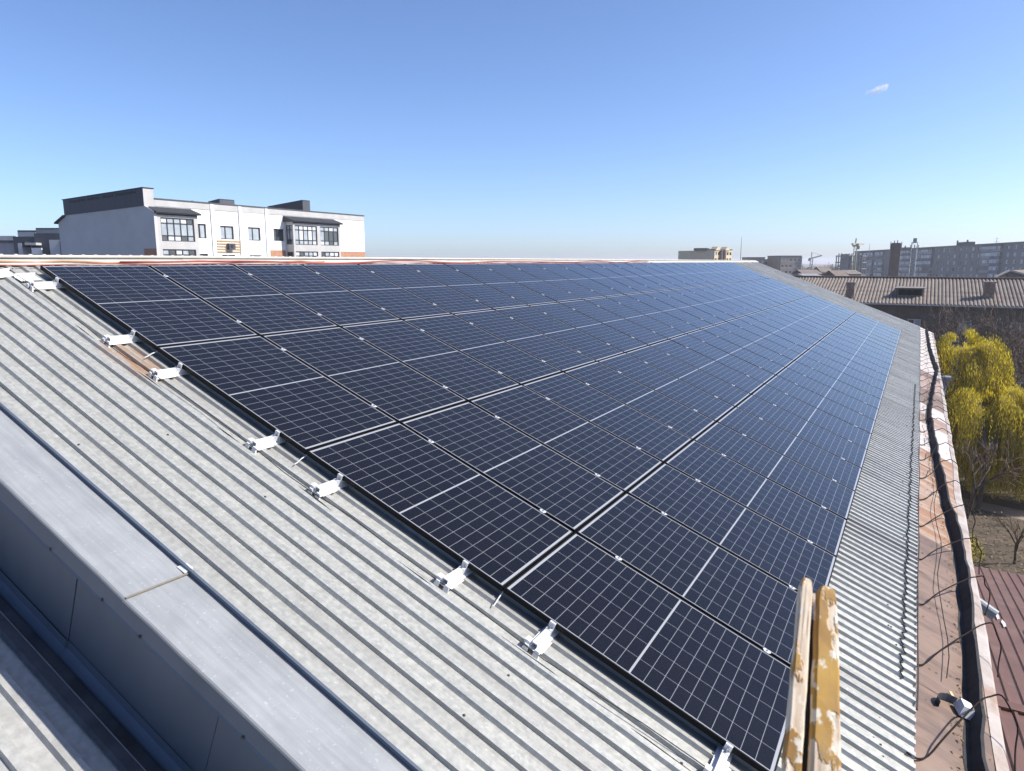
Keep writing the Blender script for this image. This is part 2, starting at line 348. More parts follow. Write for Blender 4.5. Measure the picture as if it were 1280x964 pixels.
# outlets: spout pipe near, hopper far
GREYPIPE = mat('grey_pipe', (.20, .215, .235), (.27, .28, .30), rough=.5, metal=.2, scale=8)
sp = MB(); a, b = uvn(4.50, 8.46, -.22), uvn(4.44, 8.66, -.235)
sp.tube([a, b], .058, 14, cap=False); sp.tube([b, a], .05, 14, cap=False); sp.tube([a, a.lerp(b, .08)], .064, 14)
sp.build('spout_pipe', GREYPIPE, bld, smooth=False)
ho = MB(); c = uvn(20.9, 8.62, -.25); bp_ = lambda r, z: [(c.x + r * x, c.y + r * y, c.z + z) for x, y in ((-1, -1), (1, -1), (1, 1), (-1, 1))]
ho.hexa(bp_(.12, -.28), bp_(.16, 0)); ho.hexa(bp_(.18, .003), bp_(.18, .06)); ho.tube([(c.x, c.y, c.z - .27), (c.x, c.y, c.z - 1.4)], .075, 12); ho.bar(uvn(20.85, 8.38, -.16), uvn(20.9, 8.55, -.2), .1, .06)
ho.build('rain_hopper', GREYPIPE, bld)

# ------------------------------------------------------------------ cables and conduits along the ridge and the near edge
def ctube(name, pts, r, m, label, cat, group=None, n=6):
    b = MB(); b.tube(pts, r, n); return tag(b.build(name, m, smooth=True), label, cat, group)
cr = random.Random(21)
ctube('conduit', [uvn(U0 + .3 + i * .6, -.315 + .004 * math.sin(i), CR + .045) for i in range(58)], .016, WHITEPL, 'pale conduit running along the very top of the ridge', 'conduit')
ctube('cable', [uvn(-1.2 + i * .22, -.235 + .012 * math.sin(i * .8), CR + .02 + .010 * math.sin(i * 1.9)) for i in range(24)] , .010, ORANGEC, 'orange conduit lying along the ridge above the near left panels', 'cable')
ctube('cable', [uvn(-1.25 + i * .3, -.165 + .01 * math.sin(i * 1.1 + 2), CR + .022 + .008 * math.sin(i * 1.3)) for i in range(64)] , .006, REDC, 'thin red cable nearest the top edge of the panels', 'cable', 'red cables on the ridge')
ctube('cable', [uvn(.9 + i * .3, -.205 + .02 * math.sin(i * .7), CR + .03 + .014 * math.sin(i * .5)) for i in range(56)] , .010, REDC, 'thick red cable bundle sagging along the ridge', 'cable', 'red cables on the ridge')
ctube('cable', [uvn(-.215 + .022 * math.sin(i * .9) + (.03 if i > 14 else 0) * math.sin(i * .35), -.1 + i * .31, CR + .006 + .012 * math.sin(i * .93 + 1) ** 2) for i in range(27)], .003, CABLE, 'thin black cable passing over the bracket ends beside the array', 'cable', 'black cables beside the array')
ctube('cable', [uvn(-.262 + .012 * math.sin(i * .6 + 1), -.05 + i * .31, VA + .008 + .02 * math.sin(i * 1.1) ** 2) for i in range(27)], .003, CABLE, 'thin black cable lying on the roof just outside the brackets', 'cable', 'black cables beside the array')

# ------------------------------------------------------------------ solar array
DU, DV = 1.0633, .8875 * 2; PL, PW, PH = 1.761, 1.041, .035
glass = bpy.data.materials.new('solar_cells'); glass.use_nodes = True
def make_glass(m):
    t = m.node_tree; N = t.nodes; L = t.links; b = N['Principled BSDF']
    M_ = lambda op, a, c=None, d=None: math_node(N, L, op, a, c, d)
    tc = N.new('ShaderNodeTexCoord'); sp = N.new('ShaderNodeSeparateXYZ'); L.new(tc.outputs['Object'], sp.inputs[0]); x, y = sp.outputs[0], sp.outputs[1]
    ax = M_('ABSOLUTE', x); ay = M_('ABSOLUTE', y)
    cx, cy = .0848, .1676; x0 = .0055; y0 = 3 * cy
    tx = M_('SUBTRACT', ax, x0)
    fx = M_('PINGPONG', tx, cx / 2)                 # triangle 0..cx/2, 0 at cell borders
    fy = M_('PINGPONG', y, cy / 2)
    lx = M_('LESS_THAN', fx, .0014); ly = M_('LESS_THAN', fy, .0013)
    mid = M_('LESS_THAN', ax, x0 + .001); endx = M_('GREATER_THAN', ax, x0 + 10 * cx - .001); endy = M_('GREATER_THAN', ay, y0 - .001)
    line = M_('MAXIMUM', lx, ly); wht = M_('MAXIMUM', M_('MAXIMUM', mid, endx), endy)
    bb = M_('LESS_THAN', M_('PINGPONG', y, cy / 20), .0006)
    info = N.new('ShaderNodeObjectInfo'); rnd = info.outputs['Random']
    nz = N.new('ShaderNodeTexNoise'); nz.inputs['Scale'].default_value = 210; nz.inputs['Detail'].default_value = 1; L.new(tc.outputs['Object'], nz.inputs['Vector'])
    hsv = N.new('ShaderNodeMix'); hsv.data_type = 'RGBA'; L.new(rnd, hsv.inputs[0]); hsv.inputs[6].default_value = (.0022, .0024, .0048, 1); hsv.inputs[7].default_value = (.0034, .0036, .0078, 1)
    def mix(f, a, c):
        mx = N.new('ShaderNodeMix'); mx.data_type = 'RGBA'; L.new(f, mx.inputs[0]); L.new(a, mx.inputs[6]); mx.inputs[7].default_value = (*c, 1); return mx.outputs[2]
    k = mix(M_('MULTIPLY', M_('GREATER_THAN', nz.outputs[0], .52), .55), hsv.outputs[2], (.0095, .010, .014))
    k = mix(M_('MULTIPLY', bb, .35), k, (.05, .053, .065))
    k = mix(M_('MULTIPLY', line, .95), k, (.26, .265, .285))
    k = mix(wht, k, (.30, .305, .32))
    # light dust
    nd = N.new('ShaderNodeTexNoise'); nd.inputs['Scale'].default_value = 2.2; nd.inputs['Detail'].default_value = 7
    mp = N.new('ShaderNodeVectorMath'); mp.operation = 'ADD'; L.new(tc.outputs['Object'], mp.inputs[0]); L.new(info.outputs['Location'], mp.inputs[1]); L.new(mp.outputs[0], nd.inputs['Vector'])
    k2 = M_('MULTIPLY', nd.outputs[0], .010); k = mix(k2, k, (.35, .33, .30))
    L.new(k, b.inputs['Base Color'])
    b.inputs['IOR'].default_value = 1.5; b.inputs['Specular IOR Level'].default_value = .19
    b.inputs['Sheen Weight'].default_value = .22; b.inputs['Sheen Roughness'].default_value = .35; b.inputs['Sheen Tint'].default_value = (.8, .88, 1, 1)
    r = N.new('ShaderNodeMapRange'); L.new(nd.outputs[0], r.inputs[0]); r.inputs[3].default_value = .10; r.inputs[4].default_value = .19; L.new(r.outputs[0], b.inputs['Roughness'])
make_glass(glass)
fm = MB(); h = PH; rim = .010; hl, hw = PL / 2, PW / 2
for (x0, x1, y0, y1) in ((-hl, hl, -hw, -hw + rim), (-hl, hl, hw - rim, hw), (-hl, -hl + rim, -hw + rim, hw - rim), (hl - rim, hl, -hw + rim, hw - rim)):
    fm.box(x0, x1, y0, y1, 0, h)
frame_me = fm.mesh('frame', BLACKAL)
gm = MB(); gm.box(-hl + rim + .0005, hl - rim - .0005, -hw + rim + .0005, hw - rim - .0005, h - .0075, h - .0015)
glass_me = gm.mesh('glass', glass)
ORD = ['first', 'second', 'third', 'fourth', 'fifth', 'sixth', 'seventh', 'eighth', 'ninth', 'tenth', 'eleventh', 'twelfth', 'thirteenth', 'fourteenth',
       'fifteenth', 'sixteenth', 'seventeenth', 'eighteenth', 'nineteenth', 'twentieth', 'twenty-first', 'twenty-second', 'twenty-third', 'twenty-fourth', 'twenty-fifth', 'twenty-sixth']
ROWN = ['top row beside the ridge', 'second row below the ridge', 'third row below the ridge', 'bottom row nearest the eave']
NC = 26; pr = random.Random(11)
for r in range(4):
    for c in range(NC):
        o = rempty('solar_panel', DV * (r + .5), .002 + DU * (c + .5), -PH,
                   'black framed solar panel, %s from the near edge in the %s' % (ORD[c], ROWN[r]), 'solar panel', 'solar panels in four rows on the metal roof')
        o.rotation_euler = (R(pr.uniform(-.12, .12)), SL + R(pr.uniform(-.12, .12)), 0)
        for nm, me in (('frame', frame_me), ('glass', glass_me)):
            k = link(nm, me, o)
# rails with clamps
rail_prof = [(-.043, -.0802), (-.018, -.0802), (-.0165, -.044), (.0165, -.044), (.018, -.0802), (.043, -.0802), (.043, -.077), (.0205, -.077), (.0185, -.0365), (-.0185, -.0365), (-.0205, -.077), (-.043, -.077)]
mc = MB(); mc.box(-.019, .019, -.018, .018, .0008, .004); mc.box(-.026, .026, -.010, .010, .004, .005)
mc.mi = 1; mc.tube([(0, 0, .005), (0, 0, .0115)], .0075, 6); midc = mc.mesh('panel_clamp', [ZINC_GREY, STEEL])
ecl = MB(); ecl.box(-.020, .020, -.004, .0045, -.036, .0035); ecl.box(-.020, .020, .0045, .012, .0008, .0035); ecl.box(-.020, .020, -.032, -.004, -.0363, -.0325)
ecl.mi = 1; ecl.tube([(0, -.018, -.0325), (0, -.018, -.012)], .007, 6); endc = ecl.mesh('end_clamp', [ZINC_GREY, STEEL])
ft = MB()     # splayed foot under the rail end
ft.box(-.052, .052, -.215, -.135, -.0795, -.0765); ft.box(.018, .060, -.20, -.06, -.0762, -.0732)
ft.hexa([(-.06, -.224, -.1), (-.02, -.224, -.1), (-.02, -.2155, -.1), (-.06, -.2155, -.1)], [(-.05, -.224, -.060), (-.024, -.224, -.060), (-.024, -.2155, -.060), (-.05, -.2155, -.060)])
ft.hexa([(.016, -.232, -.101), (.058, -.232, -.101), (.058, -.2155, -.101), (.016, -.2155, -.101)], [(.02, -.226, -.055), (.05, -.226, -.055), (.05, -.2155, -.055), (.02, -.2155, -.055)])
ft.box(-.064, -.030, -.205, -.165, -.0762, -.046); foot = ft.mesh('rail_foot', ZINC)
RV = [.31, 1.465, 2.10, 3.255, 3.905, 5.03, 5.70, 6.84]
RLAB = ['nearest the ridge', 'beside the rust stain', 'just below the rust stain', 'fourth down from the ridge', 'fifth down from the ridge', 'third up from the eave', 'second up from the eave', 'nearest the eave']
for v, lb in zip(RV, RLAB):
    o = rempty('mounting_rail', v, 0, 0, 'bright rail end with clamp poking out under the array, %s' % lb, 'mounting rail', 'rails under the solar panels')
    m = MB(); m.prism(rail_prof, -.20, DU * NC + .12, lambda t, p, q: Vector((p, t, q))); m.build('rail', ZINC, o)
    link('end_clamp', endc, o); k = link('rail_foot', foot, o)
    for c in range(1, NC):
        k = link('panel_clamp', midc, o); k.location = (0, .002 + DU * c, 0)
# little earthing wires poking out at the row joints
for j, v in enumerate((1.775, 3.55, 5.325)):
    b = MB(); b.tube([uvn(.03, v, -.045), uvn(-.03, v + .01, -.052), uvn(-.075, v + .018, -.07), uvn(-.10, v + .02, -.074)], .004, 5)
    tag(b.build('earthing_wire', ZINC), 'short pale wire poking out under the panel edge at the %s row joint' % ('upper', 'middle', 'lower')[j], 'wire', 'wires poking out at the row joints')
# small sheet-metal junk lying at the ridge and gutter
jk = empty('bracket_offcuts', uvn(-.5, -.02, CR), 'loose white metal bracket lying by the ridge, left of the array', 'bracket')
for (u, v, a) in ((-.28, .02, .3), (-.52, -.03, -.5), (-.14, .12, .1), (-.78, -.06, .2)):
    T = Matrix.Translation(uvn(u, v, CR + .002)) @ ROOFM @ Matrix.Rotation(a, 4, 'Z'); b = MB()
    b.box(-.05, .05, -.09, .09, 0, .003, T); b.box(-.05, -.047, -.09, .09, .003, .035, T); b.build('offcut', ZINC, jk)
sc = empty('gutter_debris', uvn(2.05, 8.2, -.13), 'bent white and dark sheet metal scrap lying in the gutter', 'scrap metal')
T = Matrix.Translation(uvn(2.02, 8.14, -.13)) @ ROOFM @ Matrix.Rotation(.35, 4, 'Z') @ Matrix.Diagonal((.75, .75, .75, 1))
b = MB(); b.hexa([T @ Vector(p) for p in ((-.02, -.10, .01), (.13, -.10, .0), (.13, .05, .0), (-.02, .05, .01))], [T @ Vector(p) for p in ((-.0, -.06, .10), (.11, -.05, .09), (.10, .03, .10), (-.0, .04, .11))]); b.build('folded_box', ZINC, sc)
b = MB()
q = []
for j in range(9):
    a = -1.9 + j * .28; q.append((T @ Vector((-.06 + .16 * math.cos(a + 3.1), -.06 + .12 * math.sin(a + 3.1), .0)), T @ Vector((-.06 + .18 * math.cos(a + 3.1), -.06 + .14 * math.sin(a + 3.1), .075))))
for a_, b_ in zip(q, q[1:]): b.face([a_[0], b_[0], b_[1], a_[1]])
b.build('curled_strip', GALV_DIRTY, sc)
b = MB(); b.box(-.03, .05, .10, .16, 0, .02, T); b.box(.0, .03, .12, .22, .02, .03, T); b.build('timber_chip', mat('pale_timber', (.55, .42, .22), (.6, .48, .3), scale=8), sc)

# ------------------------------------------------------------------ parapet and lower neighbouring roof
LOW = -.80
nb = empty('neighbouring_building', (0, -5, GROUND_Z), 'lower neighbouring building with ribbed galvanised roof at the bottom left', 'building')
def nbpart(o): return roofpart(o, nb)
GALV2 = mat('weathered_galvanised_sheet', (.35, .345, .325), (.45, .445, .42), rough=.52, metal=.2, scale=22, detail=3, bump=.05, bscale=3, c3=(.29, .285, .265), s3=1.4, st3=(.4, 2, 1))
nbpart(sheet('roof_sheet', [GALV2, SCREW], None, -9.5, -1.722, -1.2, 9.6, -9.5 + .06, .166, LOW, LOW - .03, 12, ident, crest_w=.055, screws=60, wob=.002, seed=4))
gt = MB()
for (a, an), (b_, bn) in zip([(-1.595, -.81), (-1.60, -.845), (-1.64, -.865), (-1.70, -.865), (-1.735, -.86), (-1.745, LOW + .004), (-1.80, LOW + .006)], [(-1.60, -.845), (-1.64, -.865), (-1.70, -.865), (-1.735, -.86), (-1.745, LOW + .004), (-1.80, LOW + .006), (-1.815, LOW - .012)]):
    gt.face([ident(-1.2, a, an), ident(9.6, a, an), ident(9.6, b_, bn), ident(-1.2, b_, bn)])
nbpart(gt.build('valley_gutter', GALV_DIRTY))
w = MB(); a = uvn(0, -1.2, LOW - .12); b_ = uvn(0, 9.5, LOW - .12)
w.hexa([(a.x, -9.4, GROUND_Z), (b_.x, -9.4, GROUND_Z), (b_.x, -1.62, GROUND_Z), (a.x, -1.62, GROUND_Z)], [(a.x, -9.4, a.z), (b_.x, -9.4, b_.z), (b_.x, -1.62, b_.z), (a.x, -1.62, a.z)])
w.build('wall', WALLGREY, nb)
pw = rempty('parapet_wall', 4, -1.45, -.8, 'sheet metal clad parapet wall with flat grey cap between the two roofs', 'parapet wall')
def pwpart(o): return roofpart(o, pw)
b = MB(); b.box(-1.2, 9.6, -1.555, -1.34, -11, -.19); pwpart(b.build('core', WALLGREY))
CAPN = -.105
def cap(v0, v1, dh, nm):
    b = MB(); k = 24; rows = []; rr = random.Random(int(v0 * 10) + 3)
    for j in range(k + 1):
        v = v0 + (v1 - v0) * j / k; w_ = rr.uniform(-.0015, .0015); z = CAPN + dh + w_
        rows.append([ident(v, -1.262, z - .055), ident(v, -1.262, z - .004), ident(v, -1.275, z), ident(v, -1.650 + w_, z + .004), ident(v, -1.658 + w_, z - .002), ident(v, -1.658 + w_, z - .016), ident(v, -1.652 + w_, z - .018)])
    n = len(rows[0])
    b.poly([p for r in rows for p in r], [(j * n + i, j * n + i + 1, (j + 1) * n + i + 1, (j + 1) * n + i) for j in range(k) for i in range(n - 1)])
    return pwpart(b.build(nm, GALV_SMOOTH))
cap(-1.2, 4.10, .004, 'cap'); cap(4.085, 9.6, 0, 'cap')
def shaded_lip(v0, v1, dx):  # the cap's own lip, split off to carry its shade as a darker colour
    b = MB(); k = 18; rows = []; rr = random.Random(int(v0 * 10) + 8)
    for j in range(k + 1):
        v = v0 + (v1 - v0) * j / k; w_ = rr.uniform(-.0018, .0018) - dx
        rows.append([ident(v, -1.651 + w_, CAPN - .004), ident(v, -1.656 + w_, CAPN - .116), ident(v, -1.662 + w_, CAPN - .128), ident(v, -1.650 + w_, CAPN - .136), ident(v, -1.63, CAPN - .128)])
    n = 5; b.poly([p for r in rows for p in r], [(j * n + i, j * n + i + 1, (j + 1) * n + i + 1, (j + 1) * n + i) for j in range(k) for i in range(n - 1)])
    return pwpart(b.build('shaded_cap_lip', GALV_SHADE))
shaded_lip(-1.2, 1.86, 0); shaded_lip(1.85, 3.99, .002); shaded_lip(3.98, 5.11, 0); shaded_lip(5.10, 7.2, .002); shaded_lip(7.19, 9.6, 0)
b = MB(); b.bar(ident(4.107, -1.28, CAPN + .008), ident(4.097, -1.652, CAPN + .010), .010, .006, Vector((0, 0, 1)))
pwpart(b.build('sealant_joint', mat('sealant', (.17, .15, .12), (.22, .2, .16), rough=.8, scale=20)))
b = MB(); b.hexa([ident(4.03, -1.33, CAPN + .006), ident(4.10, -1.33, CAPN + .006), ident(4.10, -1.285, CAPN + .006), ident(4.05, -1.285, CAPN + .006)],
                 [ident(4.03, -1.33, CAPN + .008), ident(4.10, -1.33, CAPN + .012), ident(4.10, -1.285, CAPN + .03), ident(4.05, -1.285, CAPN + .026)])
pwpart(b.build('cap_tab', ZINC))
vs_ = [-1.2, .05, 1.25, 2.43, 3.63, 4.81, 6.0, 7.2, 8.4, 9.6]
for i_, (a, b__) in enumerate(zip(vs_, vs_[1:])):
    b = MB(); y0 = -1.605 - .003 * (i_ % 2)
    b.hexa([ident(a, y0, -.815), ident(b__ - .006, y0, -.815), ident(b__ - .006, y0 + .02, -.815), ident(a, y0 + .02, -.815)], [ident(a, y0 + .004, -.2), ident(b__ - .006, y0 + .004, -.2), ident(b__ - .006, y0 + .02, -.2), ident(a, y0 + .02, -.2)])
    pwpart(b.build('cladding_sheet', GALV_SHADE))
    b = MB(); e_ = .004 * (i_ % 2)
    b.poly([ident(a - .01, y0 - .004 - e_, -.755), ident(b__ + .0, y0 - .004 - e_, -.755), ident(b__, y0 - .012 - e_, -.80), ident(a - .01, y0 - .012 - e_, -.80), ident(b__, -1.648 - e_, -.838), ident(a - .01, -1.648 - e_, -.838), ident(b__, -1.652 - e_, -.85), ident(a - .01, -1.652 - e_, -.85)],
           [(0, 1, 2, 3), (3, 2, 4, 5), (5, 4, 6, 7)])
    pwpart(b.build('base_flashing', GALV_SHADE))
b = MB(); rr = random.Random(2)
for v in (.6, 1.6, 2.6, 3.45, 3.93, 4.25, 5.02, 5.6, 6.5):
    T = Matrix.Translation(ident(v, -1.657, CAPN - .118)); b.tube([T @ Vector((0, .002, 0)), T @ Vector((0, -.008, 0))], .009, 6)
pwpart(b.build('cap_screws', SCREW))
# folded edge of the main roof above the cap
b = MB(); b.box(-.37, VE, -1.312, -1.296, -.125, CR + .003); roofpart(b.build('verge_trim', GALV_SHADE))

#@@PART2
# ------------------------------------------------------------------ wooden ladder top, right in front of the camera
def wood_mat(name, seed, share):
    m = bpy.data.materials.new(name); m.use_nodes = True; t = m.node_tree; N = t.nodes; L = t.links; b = N['Principled BSDF']; b.inputs['Roughness'].default_value = .6
    tc = N.new('ShaderNodeTexCoord')
    def noise(sc, st, det, off):
        mp = N.new('ShaderNodeMapping'); mp.inputs['Scale'].default_value = st; mp.inputs['Location'].default_value = (off, off * .4, seed); L.new(tc.outputs['Object'], mp.inputs[0])
        n = N.new('ShaderNodeTexNoise'); n.inputs['Scale'].default_value = sc; n.inputs['Detail'].default_value = det; n.inputs['Roughness'].default_value = .6; L.new(mp.outputs[0], n.inputs['Vector']); return n.outputs[0]
    def ramp(f, a, c, p0, p1):
        r = N.new('ShaderNodeValToRGB'); L.new(f, r.inputs[0]); r.color_ramp.elements[0].position = p0; r.color_ramp.elements[1].position = p1
        r.color_ramp.elements[0].color = (*a, 1); r.color_ramp.elements[1].color = (*c, 1); return r.outputs[0]
    grain = ramp(noise(14, (6, 6, .6), 6, 1), (.50, .37, .25), (.70, .58, .43), .35, .65)
    paint = ramp(noise(9, (1, 1, .7), 7, 4), (.25, .12, .02), (.46, .26, .03), .35, .68)
    pn = noise(13, (1, 1, .55), 5, 9); mr = N.new('ShaderNodeMapRange'); mr.inputs[1].default_value = share; mr.inputs[2].default_value = share + .03; L.new(pn, mr.inputs[0])
    dirt = noise(30, (2, 2, .8), 8, 2); dm = N.new('ShaderNodeMapRange'); dm.inputs[1].default_value = .54; dm.inputs[2].default_value = .72; dm.inputs[4].default_value = .75; L.new(dirt, dm.inputs[0])
    mx = N.new('ShaderNodeMix'); mx.data_type = 'RGBA'; L.new(mr.outputs[0], mx.inputs[0]); L.new(grain, mx.inputs[6]); L.new(paint, mx.inputs[7])
    chips = noise(26, (1, 1, .8), 7, 14); cm_ = N.new('ShaderNodeMapRange'); cm_.inputs[1].default_value = .56; cm_.inputs[2].default_value = .60; L.new(chips, cm_.inputs[0])
    mw = N.new('ShaderNodeMix'); mw.data_type = 'RGBA'; L.new(cm_.outputs[0], mw.inputs[0]); L.new(mx.outputs[2], mw.inputs[6]); mw.inputs[7].default_value = (.62, .55, .43, 1)
    crk = noise(22, (9, 9, .25), 4, 6); ck = N.new('ShaderNodeMapRange'); ck.inputs[1].default_value = .60; ck.inputs[2].default_value = .68; ck.inputs[4].default_value = .7; L.new(crk, ck.inputs[0])
    mk = N.new('ShaderNodeMix'); mk.data_type = 'RGBA'; L.new(ck.outputs[0], mk.inputs[0]); L.new(mw.outputs[2], mk.inputs[6]); mk.inputs[7].default_value = (.12, .08, .045, 1)
    m2 = N.new('ShaderNodeMix'); m2.data_type = 'RGBA'; L.new(dm.outputs[0], m2.inputs[0]); L.new(mk.outputs[2], m2.inputs[6]); m2.inputs[7].default_value = (.20, .14, .08, 1)
    L.new(m2.outputs[2], b.inputs['Base Color'])
    bp = N.new('ShaderNodeBump'); bp.inputs['Strength'].default_value = .6; bp.inputs['Distance'].default_value = .004; L.new(mr.outputs[0], bp.inputs['Height']); L.new(bp.outputs[0], b.inputs['Normal'])
    return m
W1, W2 = wood_mat('peeling_painted_wood', .3, .53), wood_mat('peeling_yellow_painted_wood', 5.2, .44)
GAPSHADE = mat('gap_shade_fill', (.02, .014, .01), (.04, .028, .02), rough=.9, scale=12)  # near-black fill that paints the shade between the stiles
ld = empty('wooden_ladder', Vector((6.9, -2.3, -.66)), 'pair of worn wooden ladder ends with peeling yellow paint in front of the eave', 'ladder')
def stile(pt, pb, wt, wb, th, m, name, seed):
    # board from its top end pt down through pb and on to the lower roof; local z along the board
    d = (pb - pt).normalized(); L_ = 4.4
    rgt = _cr @ Vector((1, 0, 0)); x = (rgt - d * rgt.dot(d)).normalized(); y = d.cross(x).normalized()      # y: board thickness direction
    if y.dot(CAM - pt) < 0: y = -y
    rr = random.Random(seed); b = MB(); rows = []; full = (pb - pt).length
    ts = [0, .004, .014, .03] + [.06 + .035 * i for i in range(16)] + [.8, 1.4, 2.4, 3.4, L_]
    for t in ts:
        w_ = (wt + (wb - wt) * min(t / full, 1.3)) / 2; k = 1 if t > .02 else (.62 if t == 0 else .62 + .38 * math.sqrt(t / .02) * .98)
        j = lambda a: rr.uniform(-a, a)
        c = .18 * w_; hw_ = w_ * k; hy = th / 2 * (k * .3 + .7)
        prof = [(-hw_ + c, -hy), (hw_ - c, -hy), (hw_, -hy + c), (hw_, hy - c), (hw_ - c, hy), (-hw_ + c, hy), (-hw_, hy - c), (-hw_, -hy + c)]
        rows.append([(px_ + j(.0009), py_ + j(.0006), -t) for px_, py_ in prof])
    n = 8; b.poly([p for r in rows for p in r], [(i * n + k, i * n + (k + 1) % n, (i + 1) * n + (k + 1) % n, (i + 1) * n + k) for i in range(len(rows) - 1) for k in range(n)]
                  + [tuple(range(n)), tuple(range((len(rows) - 1) * n, len(rows) * n))])
    o = b.build(name, m, smooth=False); z = -d
    Mx = Matrix(((x.x, y.x, z.x, pt.x), (x.y, y.y, z.y, pt.y), (x.z, y.z, z.z, pt.z), (0, 0, 0, 1)))
    if Mx.determinant() < 0: Mx = Matrix(((-x.x, y.x, z.x, pt.x), (-x.y, y.y, z.y, pt.y), (-x.z, y.z, z.z, pt.z), (0, 0, 0, 1)))
    o.parent = ld; o.matrix_parent_inverse = ld.matrix_basis.inverted(); o.matrix_basis = Mx; return o
s1 = stile(at(1007.5, 725, 1.30), at(989, 964, 1.12), .0205, .027, .020, W1, 'stile', 1)
s2 = stile(at(1032.5, 736, 1.30), at(1030.5, 964, 1.12), .033, .048, .022, W2, 'stile', 2)
b = MB(); b.hexa([at(1014, 775, 1.285), at(1022, 775, 1.285), at(1014, 990, 1.125), at(996, 990, 1.125)], [at(1014, 775, 1.30), at(1022, 775, 1.30), at(1014, 990, 1.14), at(996, 990, 1.14)]); b.build('gap_shade_strip', GAPSHADE, ld)  # dark strip added behind the gap, in place of its shade
b = MB(); b.bar(at(1017.5, 742, 1.29), at(1019, 776, 1.265), .004, .004); b.build('splinter', W1, ld)

# ------------------------------------------------------------------ brown annex roof below the eave
ax = empty('annex_building', (12, 10, GROUND_Z), 'low annex with brown ribbed metal roof below the eave at the lower right', 'building')
AS = (8.0 - 6.3) / (17.9 - 7.8); za = lambda y: -8.0 + (17.9 - y) * AS
def annex(y0, y1, lift, x0, x1):
    b = MB(); prof = []; x = x0
    while x < x1: prof += [(x, .0), (x + .012, .028), (x + .05, .028), (x + .062, 0)]; x += .20
    vs = [(px_, y, za(y) + lift + h) for y in (y0, (y0 + y1) / 2, y1) for px_, h in prof]; w_ = len(prof)
    return b.poly(vs, [(j * w_ + i, j * w_ + i + 1, (j + 1) * w_ + i + 1, (j + 1) * w_ + i) for j in range(2) for i in range(w_ - 1)]).build('roof_sheet', BROWNROOF, ax, fix=False)
annex(7.75, 18.0, 0, 7.9, 17.5); annex(-4, 7.9, .06, 7.9, 17.5)
b = MB(); b.box(7.9, 17.5, 7.78, 7.96, za(7.85) + .075, za(7.85) + .12); b.box(7.9, 17.5, 7.955, 7.975, za(7.85) - .02, za(7.85) + .118); b.build('ridge_flashing', BROWNROOF, ax)
b = MB(); b.hexa([(7.95, -3.9, GROUND_Z), (17.3, -3.9, GROUND_Z), (17.3, 17.8, GROUND_Z), (7.95, 17.8, GROUND_Z)], [(7.95, -3.9, za(-3.9) - .05), (17.3, -3.9, za(-3.9) - .05), (17.3, 17.8, za(17.8) - .05), (7.95, 17.8, za(17.8) - .05)]); b.build('wall', WALLGREY, ax)
b = MB()
for cx_, cy_ in ((9.02, 13.1), (9.08, 12.6), (9.42, 12.3)):
    q = [(cx_ + .035 * math.cos(a * .7) * (1 + .4 * math.sin(a * 2.3)), cy_ + .25 * math.sin(a * .7) * (1 + .3 * math.cos(a * 3.1))) for a in range(9)]
    b.face([(x, y, za(y) + .031) for x, y in q])
b.build('whitewash_mark', mat('whitewash', (.55, .52, .5), (.62, .6, .58), scale=5), ax)

# ------------------------------------------------------------------ wall builder with recessed openings
GLASSD = mat('window_glass_dark', (.035, .045, .055), (.06, .07, .085), rough=.08, scale=.8, spec=.8)
GLASSL = mat('window_glass_curtained', (.28, .32, .35), (.40, .44, .47), rough=.15, scale=1.1, spec=.7)
GLASSW = mat('window_glass_white_blind', (.55, .57, .58), (.64, .66, .67), rough=.2, scale=1.4)
FRAMED = mat('dark_window_frame', (.035, .037, .04), (.05, .052, .055), rough=.5, scale=5)
FRAMEW = mat('white_window_frame', (.6, .6, .6), (.68, .68, .68), rough=.5, scale=5)
def wall(O, ex_, W_, z0, z1, holes, depth, m, parent, name='wall', inward=None):
    """vertical wall from O along unit ex_, heights z0..z1 above O.z, holes (a0,a1,h0,h1), reveals of 'depth' towards inward"""
    b = MB(); xs = sorted({0, W_, *[h[0] for h in holes], *[h[1] for h in holes]}); zs = sorted({z0, z1, *[h[2] for h in holes], *[h[3] for h in holes]})
    P = lambda a, z, d=0: O + ex_ * a + Vector((0, 0, z)) + inward * d
    for a0, a1 in zip(xs, xs[1:]):
        for q0, q1 in zip(zs, zs[1:]):
            ca, cz = (a0 + a1) / 2, (q0 + q1) / 2
            if any(h[0] < ca < h[1] and h[2] < cz < h[3] for h in holes): continue
            b.face([P(a0, q0), P(a1, q0), P(a1, q1), P(a0, q1)])
    for a0, a1, q0, q1 in holes:
        b.face([P(a0, q0), P(a1, q0), P(a1, q0, depth), P(a0, q0, depth)]); b.face([P(a0, q1), P(a1, q1), P(a1, q1, depth), P(a0, q1, depth)])
        b.face([P(a0, q0), P(a0, q1), P(a0, q1, depth), P(a0, q0, depth)]); b.face([P(a1, q0), P(a1, q1), P(a1, q1, depth), P(a1, q0, depth)])
    return b.build(name, m, parent, fix=False), P
